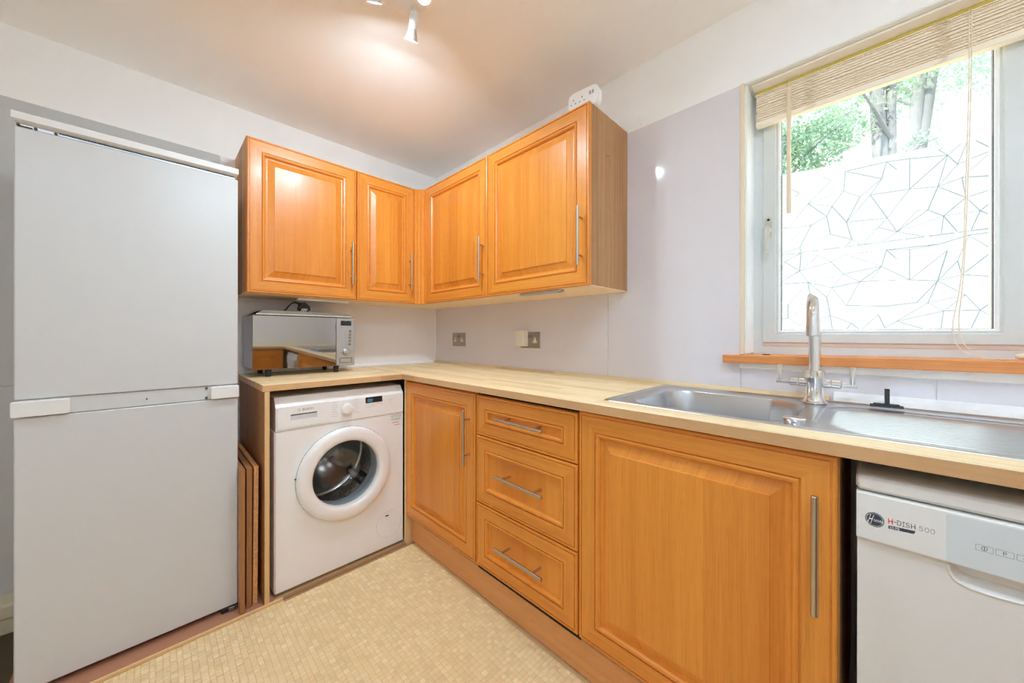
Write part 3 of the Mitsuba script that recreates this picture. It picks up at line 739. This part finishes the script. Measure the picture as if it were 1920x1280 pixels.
add(wm + '__drum', orient(lathe(drum, 72), fc, (0, -1, 0)), 'm_drum', 40, label='metal drum')
pad = []
for k in range(3):
    a = math.radians(80 + 120 * k)
    c_, s_ = math.cos(a), math.sin(a)
    q = []
    for h in (-.15, -.355):
        for t, r in ((-.032, .234), (.032, .234), (-.008, .178), (.008, .178)):
            q.append((wc[0] + c_ * r - s_ * t, WYF - h * (1 if r > .2 else (.93 if h < -.2 else 1.12)), wc[1] + s_ * r + c_ * t))
    pad.append(hullmesh(q))
add(wm + '__drum__paddle', pad, 'm_steel_dark', False)
holes = []
for k in range(44):
    for j in range(7):
        a = 2 * math.pi * (k + .5 * (j % 2)) / 44
        if math.sin(a) > -.1: continue
        holes.append(orient(lathe([(0, 0), (.0032, 0), (.0034, -.001)], 8), (wc[0] + .2350 * math.cos(a), WYF + .16 + j * .028, wc[1] + .2350 * math.sin(a)), (-math.cos(a), 0, -math.sin(a))))
add(wm + '__drum__holes', holes, 'm_dark', False, kind='stuff')

# ------------------------------------------------------------------ dishwasher
dw = 'dishwasher'
tag(dw, 'white dishwasher beside the sink cabinet', 'dishwasher')
DY0, DY1 = -2.3225, -2.770      # left and right as seen from the room
g = RIGHT(-.585)
add(dw + '__body', bx(-.560, -.03, DY1 + .002, DY0 - .002, .10, .822, .003), 'm_dish', False)
add(dw + '__lid', bx(-.583, -.03, DY1, DY0, .8235, .8500, .006), 'm_dish', 40)
lip = hullmesh([(x, y, z) for y in (-2.3235, DY1 - .001) for x, z in ((-.560, .7365), (-.592, .7365), (-.593, .739), (-.588, .8185), (-.585, .8205), (-.560, .8205))])
add(dw + '__control_panel', lip, 'm_dish', 30)
gp = Face([-.593, 0, .7365], [0, -1, 0], [-1, 0, 0])
tilt = .0048 / .08
class TFace(Face):
    def __call__(s, mesh):
        m = mesh.copy(); v = np.asarray(m.vertices).copy()
        v[:, 2] = v[:, 2] - np.maximum(v[:, 1] - .739, 0) * tilt
        m.vertices = v
        return Face.__call__(s, m)
gt = TFace([-.5928, 0, 0], [0, -1, 0], [-1, 0, 0])
add(dw + '__control_panel__grey_section', gt(prism(sbox(2.4312, .7385, 2.768, .8165), 0, .0006)), 'm_dish_panel', False)
lo = affinity.scale(circ(0, 0, 1, 16), .01220, .0128, origin=(0, 0)); lo = affinity.translate(lo, 2.3476, .7758)
li = affinity.scale(lo, .90, .90); li2 = affinity.scale(lo, .84, .84)
add(dw + '__logo', [gt(prism(lo.difference(li), 0, .0005)), gt(prism(li2, 0, .0005))], 'm_logo', False, label='oval badge')
def fit(s, u0, u1, w0, w1, h=.0, bold=False):
    m = meshkit.text_mesh(s, .01, .0004, bold); b = m.bounds; v = np.asarray(m.vertices).copy()
    v[:, 0] = u0 + (v[:, 0] - b[0, 0]) / (b[1, 0] - b[0, 0]) * (u1 - u0); v[:, 1] = w0 + (v[:, 1] - b[0, 1]) / (b[1, 1] - b[0, 1]) * (w1 - w0); v[:, 2] += h
    m.vertices = v; return m
hm = [fit('H', 2.3378, 2.3426, .7676, .7846, .0006), fit('OOVER', 2.3462, 2.3588, .7728, .7768, .0006, True)]
hm[0].vertices[:, 0] += (hm[0].vertices[:, 1] - .7668) * .25
add(dw + '__logo__lettering', [gt(m) for m in hm], 'm_dish', False)
add(dw + '__model_print', gt(fit('H', 2.3646, 2.3705, .7755, .7845, bold=True)), 'm_red', False)
add(dw + '__model_print', [gt(fit('-', 2.3718, 2.3745, .7797, .7808)), gt(fit('DISH', 2.3755, 2.3972, .7762, .7850))], 'm_print', False)
add(dw + '__model_print', gt(fit('500', 2.4014, 2.4190, .7765, .7848)), 'm_print_light', False)
bar = Polygon([(2.3648, .7665), (2.3955, .7685), (2.3972, .7738), (2.3648, .7724)])
add(dw + '__model_print', gt(prism(bar, 0, .0004)), 'm_logo', False)
add(dw + '__model_print', gt(fit('10 PS', 2.3660, 2.3785, .7678, .7720, .0004, True)), 'm_dish', False)
bt = []
for k in range(6):
    a = 2.4610 + k * .0194
    o = rrect(a, .7697, a + .0176, .7792, .001)
    bt.append(gt(prism(o.difference(o.buffer(-.0006)), .0006, .0010)))
add(dw + '__button_outlines', bt, 'm_print_light', False)
add(dw + '__button_symbols', [gt(prism(circ(2.4698, .7744, .0031).difference(circ(2.4698, .7744, .0026)), .0006, .001)), gt(prism(sbox(2.4695, .772, 2.4701, .7768), .0006, .001)), gt(fit('P', 2.4875, 2.4908, .7722, .7768, .0006)),
    gt(prism(circ(2.5086, .7744, .0026).difference(circ(2.5086, .7744, .0021)), .0006, .001))], 'm_print', False)
# door with the handle recess
rec = Polygon([(2.4330, .7365), (2.4335, .728), (2.4360, .716), (2.4400, .709), (2.4460, .7045), (2.455, .7025), (2.63, .7025), (2.639, .7045), (2.645, .709), (2.649, .716), (2.6515, .728), (2.652, .7365)])
full = sbox(2.3245, .105, 2.7685, .7355)
add(dw + '__door', g(prism(full.difference(rec), -.02, 0, 0)), 'm_dish', False, label='plain lower door')
rv = np.array(rec.exterior.coords)[:-1]; rv_in = np.array([(2.5425 + (u - 2.5425) * .93, .7365 - (.7365 - w) * .62) for u, w in rv])
n = len(rv)
rm = trimesh.Trimesh(np.vstack([np.c_[rv, np.zeros(n)], np.c_[rv_in, np.full(n, -.019)]]), [t for j in range(n - 1) for t in ([j, j + 1, n + j + 1], [j, n + j + 1, n + j])], process=False)
rb = prism(Polygon(rv_in), -.0195, -.019)
add(dw + '__door__handle_recess', [g(rm), g(rb)], 'm_dish', False)
lipc = np.array([(2.4332, .732), (2.4345, .722), (2.4372, .7135), (2.4415, .7075), (2.4470, .7040), (2.455, .7020), (2.50, .7018), (2.63, .7018)])
add(dw + '__door__recess_lip', tube([g.p(u, w, -.001) for u, w in spline(lipc, 30)], .003, 8), 'm_dish', True)
add(dw + '__plinth', bx(-.53, -.51, DY1, DY0, .001, .10), 'm_dish', False)

# ------------------------------------------------------------------ sink and tap
sk = 'sink'
tag(sk, 'stainless steel inset sink with a ribbed drainer under the window', 'sink')
SX0, SX1, SYa, SYb = -.5300, -.0300, -1.740, -2.745
def sdf_rr(x, y, cx_, cy_, hx, hy_, r):
    qx, qy = np.abs(x - cx_) - hx + r, np.abs(y - cy_) - hy_ + r
    return np.minimum(np.maximum(qx, qy), 0) + np.hypot(np.maximum(qx, 0), np.maximum(qy, 0)) - r
gxn = np.arange(SX0, SX1 + .0001, .0025); gyn = np.arange(SYb, SYa + .0001, .0025)
X_, Y_ = np.meshgrid(gxn, gyn, indexing='ij')
o = sdf_rr(X_, Y_, (SX0 + SX1) / 2, (SYa + SYb) / 2, (SX1 - SX0) / 2, (SYa - SYb) / 2, .032)
sm = lambda a, b, v: (lambda t: t * t * (3 - 2 * t))(np.clip((v - a) / (b - a), 0, 1))
Z_ = .9140 - .0075 * sm(-.009, .0, o) - .0045 * sm(-.016, -.022, o)
r_y = np.where(X_ < -.33, .10, .16)
bo = sdf_rr(X_, Y_, -.300, -2.006, .188, .200, .085)
cut = np.hypot(X_ + .31, (Y_ + 2.03) * 1.0) - .215
bo2 = np.maximum(bo, np.where(Y_ < -2.03, cut, -1))
Z_ -= .165 * sm(.004, -.030, bo2) ** .8
do = sdf_rr(X_, Y_, -.295, -2.480, .195, .232, .11)
Z_ -= .003 * sm(.004, -.004, do)
rid = sdf_rr(X_, Y_, -.300, -2.490, .180, .222, .10)
Z_ += .0026 * sm(0, -.012, rid) * (.5 + .5 * np.cos(2 * np.pi * (X_ + .30) / .0205))
n0, n1 = X_.shape
idx = np.arange(n0 * n1).reshape(n0, n1)
quad = np.stack([idx[:-1, :-1], idx[1:, :-1], idx[1:, 1:], idx[:-1, 1:]], -1).reshape(-1, 4)
sv = np.stack([X_, Y_, Z_], -1).reshape(-1, 3)
add(sk + '__basin', trimesh.Trimesh(sv, np.vstack([quad[:, [0, 1, 2]], quad[:, [0, 2, 3]]]), process=False), 'm_sink', True)
add(sk + '__waste', orient(lathe([(0, .004), (.03, .004), (.043, .002), (.045, 0)], 32), (-.30, -2.0, .7475), (0, 0, 1)), 'm_chrome', 40)
add(sk + '__waste_knob', orient(lathe([(0, .0165), (.018, .0165), (.0215, .015), (.0222, .013), (.0205, .0105), (.0195, .006), (.0195, 0), (0, 0)], 36), (-.4790, -2.2175, .9095), (0, 0, 1)), 'm_chrome', 40, label='round chrome waste knob')
tp = 'tap'
tag(tp, 'chrome two lever mixer tap with a swan neck spout at the sink', 'tap')
tx, ty, tz = -.1040, -2.2220, .9105
add(tp + '__body', orient(lathe([(0, 0), (.030, 0), (.0305, .003), (.028, .006), (.0245, .010), (.0215, .022), (.0212, .060), (.0235, .074), (.0245, .078), (.0245, .097), (.0205, .0985), (.0190, .0985), (0, .0985)], 40), (tx, ty, tz), (0, 0, 1)), 'm_chrome', 30)
R_ = .0700; top = tz + .318 - R_
pth = [(tx, ty, z) for z in np.linspace(tz + .09, top, 6)] + [(tx - R_ + R_ * math.cos(a), ty - .004 * (1 - math.cos(a)), top + R_ * math.sin(a)) for a in np.linspace(.12, math.pi - .05, 22)]
last = pth[-1]; pth += [(last[0] - .001, last[1], last[2] - .02), (last[0] - .002, last[1], last[2] - .045)]
rad = np.r_[np.full(6, .0148), np.full(22, .0142), .0142, .0142]
add(tp + '__spout', tube(pth, rad, 28), 'm_chrome', 40)
e_ = pth[-1]
add(tp + '__spout__nozzle', orient(lathe([(0, 0), (.0130, 0), (.0152, .001), (.0155, .004), (.0150, .028), (.0142, .031)], 28), (e_[0], e_[1], e_[2] - .004), (0, 0, 1)), 'm_chrome', 40)
for s in (1, -1):
    zc = tz + .060
    add(tp + '__lever', [rod((tx, ty + s * .018, zc), (tx, ty + s * .038, zc), .0125, 28), rod((tx, ty + s * .038, zc), (tx, ty + s * .060, zc), .0118, 28), rod((tx, ty + s * .060, zc), (tx, ty + s * .094, zc), .0068, 20),
        rod((tx - .001, ty + s * .083, zc), (tx - .003, ty + s * .084, zc + .053), .0058, 20, r1=.0068)], 'm_chrome', 40)
add('plastic_peg', [bx(-.092, -.068, -2.405, -2.360 + .02, .9155, .921, .001), bx(-.090, -.070, -2.398, -2.347, .919, .9245, .001), bx(-.084, -.076, -2.379, -2.369, .924, .966, .001)], 'm_black', label='small black plastic T shaped piece standing behind the drainer', category='peg')

# ------------------------------------------------------------------ microwave, tray and plug
mw = 'microwave'
tag(mw, 'silver microwave with a mirrored door on the worktop corner', 'microwave')
MX0, MX1, MY, MZ0, MZ1 = -1.2042, -.7230, -.275, .9465, 1.2125
add(mw + '__body', bx(MX0, MX1, MY + .014, -.016, MZ0 + .003, MZ1, .005), 'm_steel', 30)
g = LEFT(MY + .014)
md = prism(rrect(MX0, MZ0, -.8250, MZ1 - .001, .003), 0, .014, .0015)
md.vertices[:, 2] += (md.vertices[:, 1] - 1.08) * .016 + (md.vertices[:, 0] + 1.015) * .020
add(mw + '__door', g(md), 'm_mirror', 30, label='mirrored door')
add(mw + '__control_panel', g(prism(rrect(-.8235, MZ0, MX1, MZ1 - .001, .003), 0, .013, .002)), 'm_steel', 30)
gm = LEFT(MY + .001)
add(mw + '__display', gm(prism(rrect(-.7990, 1.1690, -.7420, 1.1955, .0015), 0, .0008)), 'm_screen', False, label='dark blue display')
for k in range(5):
    add(mw + '__button', orient(lathe([(0, .002), (.0052, .002), (.0066, .0008), (.0068, 0)], 24), gm.p(-.7485 - .0005 * k, 1.1370 - .0182 * k), (0, -1, 0)), 'm_steel_dark', 40)
add(mw + '__dial', orient(lathe([(0, .017), (.0155, .017), (.0180, .015), (.0190, .003), (.0200, 0)], 36), gm.p(-.7690, 1.0200), (0, -1, 0)), 'm_steel', 40, label='round dial')
ob = rrect(-.8050, .9605, -.7370, .9895, .002)
add(mw + '__door_button', [gm(prism(ob.buffer(-.003), 0, .002, .0008))], 'm_steel', False, label='rectangular door button')
add(mw + '__door_button__surround', gm(prism(ob.difference(ob.buffer(-.0022)), 0, .0006)), 'm_print', False)
pl = []
for k in range(5):
    pl.append(gm(prism(sbox(-.7790, 1.1360 - .018 * k, -.7660, 1.1378 - .018 * k), 0, .0004)))
pl += [gm(prism(circ(-.8010, 1.020, .002), 0, .0004)), gm(prism(circ(-.7370, 1.022, .002), 0, .0004)), gm(prism(sbox(-.7705, 1.044, -.7675, 1.052), 0, .0004))]
for q_ in pl:
    add(mw + '__printed_mark', q_, 'm_print_light', False)
for x in (-1.1360, -.8155):
    for y in (-.249, -.06):
        add(mw + '__foot', orient(lathe([(0, 0), (.0105, 0), (.0145, .036), (0, .036)], 20), (x, y, .9103), (0, 0, 1)), 'm_rubber', 30)
ty_ = 'baking_tray'
tag(ty_, 'grey metal baking tray turned upside down on the microwave', 'tray')
zt0, zt1 = MZ1 + .0008, MZ1 + .0250
tpts = lambda i, z: [(-1.1880 + i, -.270 + i * .3, z), (-.742 - i, -.270 + i * .3, z), (-.742 - i, -.030 - i, z), (-1.1880 + i, -.030 - i, z)]
Ls = [tpts(0, zt0), tpts(0, zt0 + .007), tpts(.004, zt0 + .008), tpts(.028, zt1), tpts(.031, zt1 + .0005)]
v = np.array(Ls).reshape(-1, 3); f = []
for i in range(len(Ls) - 1):
    for j in range(4):
        q = (j + 1) % 4; f += [[4 * i + j, 4 * i + q, 4 * i + 4 + q], [4 * i + j, 4 * i + 4 + q, 4 * i + 4 + j]]
e = 4 * (len(Ls) - 1); f += [[e, e + 1, e + 2], [e, e + 2, e + 3]]
add(ty_ + '__pan', trimesh.Trimesh(v, f, process=False), 'm_tray', 20)
add(ty_ + '__lip', bx(-1.1900, -.740, -.2735, -.2670, zt0 + .0015, zt0 + .0075, .001), 'm_lip', False, label='pale front lip')
pg_ = 'power_plug'
tag(pg_, 'black three pin plug lying on top of the tray over the microwave', 'plug')
pz = zt1 + .001
PQ = lambda a, b, c: (-1.0 + a * 1.45, -.2 + b * 1.2, pz + c * 1.45)
add(pg_ + '__body', hullmesh([PQ(a, b, c) for a, b, c in ((.004, -.014, .010), (.012, -.017, .034), (.026, -.017, .036), (.042, -.014, .022), (.044, -.013, .008), (.034, -.013, .002), (.018, -.014, .003), (.004, .014, .010), (.012, .017, .034), (.026, .017, .036), (.042, .014, .022), (.044, .013, .008), (.034, .013, .002), (.018, .014, .003))]), 'm_black', 20)
add(pg_ + '__pin', [hullmesh([PQ(a + d, b, c) for a, c in ((.008, .001), (.012, .001), (.020, .012), (.016, .013)) for b in (-.021, -.016) for d in (k,)]) for k in (0, .007, .014)], 'm_nickel', False)
add(pg_ + '__cable', [tube(spline([PQ(.012, 0, .030), PQ(-.002, 0, .034), PQ(-.010, .002, .0345)], 10), .0050, 10), tube(spline([PQ(-.008, .002, .0345), PQ(-.020, .03, .020), PQ(-.03, .08, .004), PQ(-.07, .11, .003), (-1.13, -.05, pz + .003)], 30), .003, 8)], 'm_black')

# ------------------------------------------------------------------ sockets on the window wall
def socket(key, yc, zc, label):
    tag(key, label, 'socket')
    g = RIGHT(-.0002, yc, zc)
    add(key + '__plate', g(prism(rrect(-.073, -.046, .073, .046, .002), 0, .006, .0015)), 'm_socket', 30)
    for u in (-.038, .038):
        o = [circ(u, .009, .0075), rrect(u - .0165, -.016, u + .0165, -.003, .004)]
        add(key + '__outlet', [g(prism(o[0].union(o[1]).union(sbox(u - .005, -.01, u + .005, .012)), .006, .0066))], 'm_adapter', False)
        add(key + '__outlet__slots', [g(prism(sbox(u - .002, .007, u + .002, .014), .0066, .007)), g(prism(sbox(u - .013, -.012, u - .0065, -.008), .0066, .007)), g(prism(sbox(u + .0065, -.012, u + .013, -.008), .0066, .007))], 'm_print', False)
    for u in (-.008, .008):
        add(key + '__switch', g(prism(rrect(u - .006, .012, u + .006, .030, .001), .006, .009, .001)), 'm_steel_dark', 30)
socket('wall_socket', -.2980, 1.0860, 'brushed metal double socket near the wall corner')
socket('wall_socket_001', -.9730, 1.0890, 'brushed metal double socket with an adaptor plugged in its left half')
ad = 'plug_adapter'
g = RIGHT(-.0075, -.935, 1.0890)
add(ad, [g(prism(rrect(-.034, -.036, .026, .056, .004), 0, .042, .003))], 'm_adapter', 30, label='off white plug in adaptor box in the left half of the second socket', category='adaptor')

# ------------------------------------------------------------------ ceiling spotlights
def spot_cluster(sp, cx, cy, heads, power, label):
    tag(sp, label, 'ceiling light')
    add(sp + '__plate', orient(lathe([(0, .022), (.085, .022), (.094, .016), (.096, 0), (0, 0)], 48), (cx, cy, HC - .0005), (0, 0, -1)), 'm_white', 40)
    for k, (p, ax) in enumerate(heads):
        p = np.array(p); ax = np.array(ax) / np.linalg.norm(ax)
        b0 = p - ax * .086
        add(sp + '__holder', [rod(p - ax * .034, b0, .0155, 24), tube(spline([b0 + ax * .004, b0 + np.array([0, 0, .012]), (b0[0] * .75 + cx * .25, b0[1] * .75 + cy * .25, HC - .02)], 12), .0055, 10)], 'm_lampholder', 40)
        bk_ = add(sp + '__bulb', orient(lathe([(0, -.042), (.013, -.042), (.0145, -.034), (.0155, -.028), (.022, -.006), (.0250, 0), (.0240, .0004), (.0226, -.0037)], 36), p, ax), 'm_lampcone', 30)
        disc = orient(lathe([(.0228, 0), (.012, .0012), (.0005, .0016)], 32), p - ax * .0035, ax); disc.invert()
        if disc.face_normals[0] @ ax < 0: disc.invert()
        scene[bk_ + '__lens'] = {**mikit.ply(disc, 'm_white', smooth=False), 'emitter': {'type': 'area', 'radiance': {'type': 'rgb', 'value': list(power)}}}
spot_cluster('ceiling_spotlight', -.925, -1.210, [((-.852, -1.134, 2.2174), (.13, .54, -.83)), ((-1.013, -1.179, 2.224), (.30, .48, -.82)), ((-.909, -1.317, 2.224), (-.25, -.56, -.79))], LAMP, 'white ceiling spotlight cluster on the ceiling in front of the wall cabinets')
spot_cluster('ceiling_spotlight_001', -1.21, -2.52, [((-1.13, -2.46, 2.205), (.40, .10, -.90)), ((-1.29, -2.47, 2.212), (-.45, .50, -.72)), ((-1.21, -2.62, 2.212), (.0, -.62, -.73))], LAMP2, 'white ceiling spotlight cluster behind the camera, outside the picture')
# flush lamp added behind the camera to even out the room light
fl = 'added_ceiling_lamp'
tag(fl, 'added round white flush fill lamp behind the camera, outside the picture', 'ceiling light')
add(fl + '__rim', orient(lathe([(.19, 0), (.20, .01), (.20, .05), (.185, .055)], 48), (-2.10, -2.75, HC - .0005), (0, 0, -1)), 'm_white', 40)
dm = orient(lathe([(.186, .050), (.14, .066), (.08, .074), (.0005, .077)], 40), (-2.10, -2.75, HC - .0005), (0, 0, -1))
scene[fl + '__diffuser'] = {**mikit.ply(dm, 'm_white', smooth=False), 'emitter': {'type': 'area', 'radiance': {'type': 'rgb', 'value': list(FILL_LAMP)}}}

# ------------------------------------------------------------------ the run of units behind the camera (seen in the microwave door)
bk = Face([-.62, -2.8825, 0], [-1, 0, 0], [0, 1, 0])
b4 = 'base_cabinet_002'
tag(b4, 'narrow oak base cabinet reflected in the microwave door', 'cabinet')
add(b4 + '__carcass', bx(-.95, -.605, RY0 + .002, -2.884, .14, HT - TT - .001), 'm_oak_side', False)
front(b4, 'door', Face([-.607, -2.8825, ZB0], [-1, 0, 0], [0, 1, 0]), .34, ZB1 - ZB0)
ov = 'oven'
tag(ov, 'black built under oven reflected in the microwave door', 'oven')
add(ov + '__body', bx(-1.548, -.952, RY0 + .002, -2.890, .02, HT - TT - .001), 'm_black', False)
add(ov + '__control_strip', bx(-1.546, -.954, -2.890, -2.874, .76, .878, .002), 'm_steel', False)
add(ov + '__door', bx(-1.546, -.954, -2.890, -2.866, .16, .755, .003), 'm_screen', False)
add(ov + '__handle', [rod((-1.50, -2.835, .715), (-1.00, -2.835, .715), .007), rod((-1.46, -2.868, .715), (-1.46, -2.835, .715), .005), rod((-1.04, -2.868, .715), (-1.04, -2.835, .715), .005)], 'm_steel')
add('plinth_001', bx(-.949, -.53, -2.95, -2.93, .001, .1385), 'm_plinth', False, label='wooden kickboard under the units opposite the fridge', category='kickboard')

# ------------------------------------------------------------------ garden outside
gn = np.meshgrid(np.linspace(.9, 26, 60), np.linspace(-22, 14, 70), indexing='ij')
SLOPE = lambda x, y: np.clip((x - 2.2) * (.40 + .12 / (1 + np.exp((y + 3.0) * 2.0))), 0, 9)
gz = -.35 + SLOPE(gn[0], gn[1]) + .5 * (meshkit.fbm(np.stack([gn[0] * .5, gn[1] * .5, gn[0] * 0], -1), 3) - .5)
gi = np.arange(60 * 70).reshape(60, 70); gq = np.stack([gi[:-1, :-1], gi[1:, :-1], gi[1:, 1:], gi[:-1, 1:]], -1).reshape(-1, 4)
add('garden_bank', trimesh.Trimesh(np.stack([gn[0], gn[1], gz], -1).reshape(-1, 3), np.vstack([gq[:, [0, 1, 2]], gq[:, [0, 2, 3]]]), process=False), 'm_ground', True, label='grassy bank rising outside the window', kind='structure')
def gh(x, y):
    return -.35 + float(SLOPE(x, y))
def tree(key, x, y, trunks, blobs, nleaf, seed, label, m='m_leaf'):
    r = np.random.default_rng(seed)
    tag(key, label, 'tree', None)
    z0 = gh(x, y) - .3
    tr = []
    for (dx, dy, h, rad) in trunks:
        pth = [(x + dx * t + .06 * math.sin(5 * t + dx), y + dy * t + .08 * math.sin(4 * t + seed), z0 + h * t) for t in np.linspace(0, 1, 12)]
        tr.append(tube(pth, np.linspace(rad, rad * .55, 12), 12))
        for b in range(5):
            t = .45 + .11 * b; a = r.uniform(0, 6.28); p = np.array([x + dx * t, y + dy * t, z0 + h * t]); q = p + np.array([math.cos(a), math.sin(a), .7]) * r.uniform(.7, 1.3)
            tr.append(tube(spline([p, (p + q) / 2 + [0, 0, .1], q], 8), np.linspace(rad * .4, rad * .1, 8), 7))
    add(key + '__trunk', tr, 'm_bark', True)
    C = []
    for (bx_, by_, bz_, br, n_) in blobs:
        u = r.normal(size=(n_, 3)); u /= np.linalg.norm(u, axis=1, keepdims=True); n_ = int(n_ * 2.2); u = r.normal(size=(n_, 3)); u /= np.linalg.norm(u, axis=1, keepdims=True); C.append(np.array([bx_, by_, bz_]) + u * br * r.uniform(.3, 1, (n_, 1)) ** .5)
    C = np.vstack(C); n_ = len(C)
    a = r.normal(size=(n_, 3)); a /= np.linalg.norm(a, axis=1, keepdims=True); b = np.cross(a, r.normal(size=(n_, 3))); b /= np.linalg.norm(b, axis=1, keepdims=True)
    s = r.uniform(.018, .042, (n_, 1)) * (1 + .05 * max(x - 5, 0))
    v = np.stack([C - a * s, C + b * s * .5, C + a * s, C - b * s * .5], 1).reshape(-1, 3)
    k = np.arange(n_)[:, None] * 4
    add(key + '__foliage', trimesh.Trimesh(v, np.vstack([k + [0, 1, 2], k + [0, 2, 3]]), process=False), m, False, kind='stuff')
tree('garden_tree', 7.2, -2.40, [(.05, -.05, 5.6, .13), (.15, -.30, 5.2, .09)], [(7.3, -2.2, 5.2, .7, 420), (7.6, -2.6, 6.0, .8, 600), (7.0, -1.9, 4.7, .4, 160)], 0, 4, 'slender tree with a dark forked trunk outside the window')
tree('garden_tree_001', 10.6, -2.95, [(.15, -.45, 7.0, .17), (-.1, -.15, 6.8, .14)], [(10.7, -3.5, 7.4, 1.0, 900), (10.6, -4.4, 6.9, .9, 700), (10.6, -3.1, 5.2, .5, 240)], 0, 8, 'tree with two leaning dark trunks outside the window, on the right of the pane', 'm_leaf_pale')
tree('garden_tree_002', 5.2, -1.50, [(.05, .1, 3.6, .07)], [(5.2, -1.45, 3.5, .45, 800), (5.2, -1.80, 3.85, .38, 600), (5.1, -1.2, 3.9, .5, 600), (5.3, -1.6, 4.4, .55, 500)], 0, 12, 'bushy green tree outside the window, on the left of the pane')
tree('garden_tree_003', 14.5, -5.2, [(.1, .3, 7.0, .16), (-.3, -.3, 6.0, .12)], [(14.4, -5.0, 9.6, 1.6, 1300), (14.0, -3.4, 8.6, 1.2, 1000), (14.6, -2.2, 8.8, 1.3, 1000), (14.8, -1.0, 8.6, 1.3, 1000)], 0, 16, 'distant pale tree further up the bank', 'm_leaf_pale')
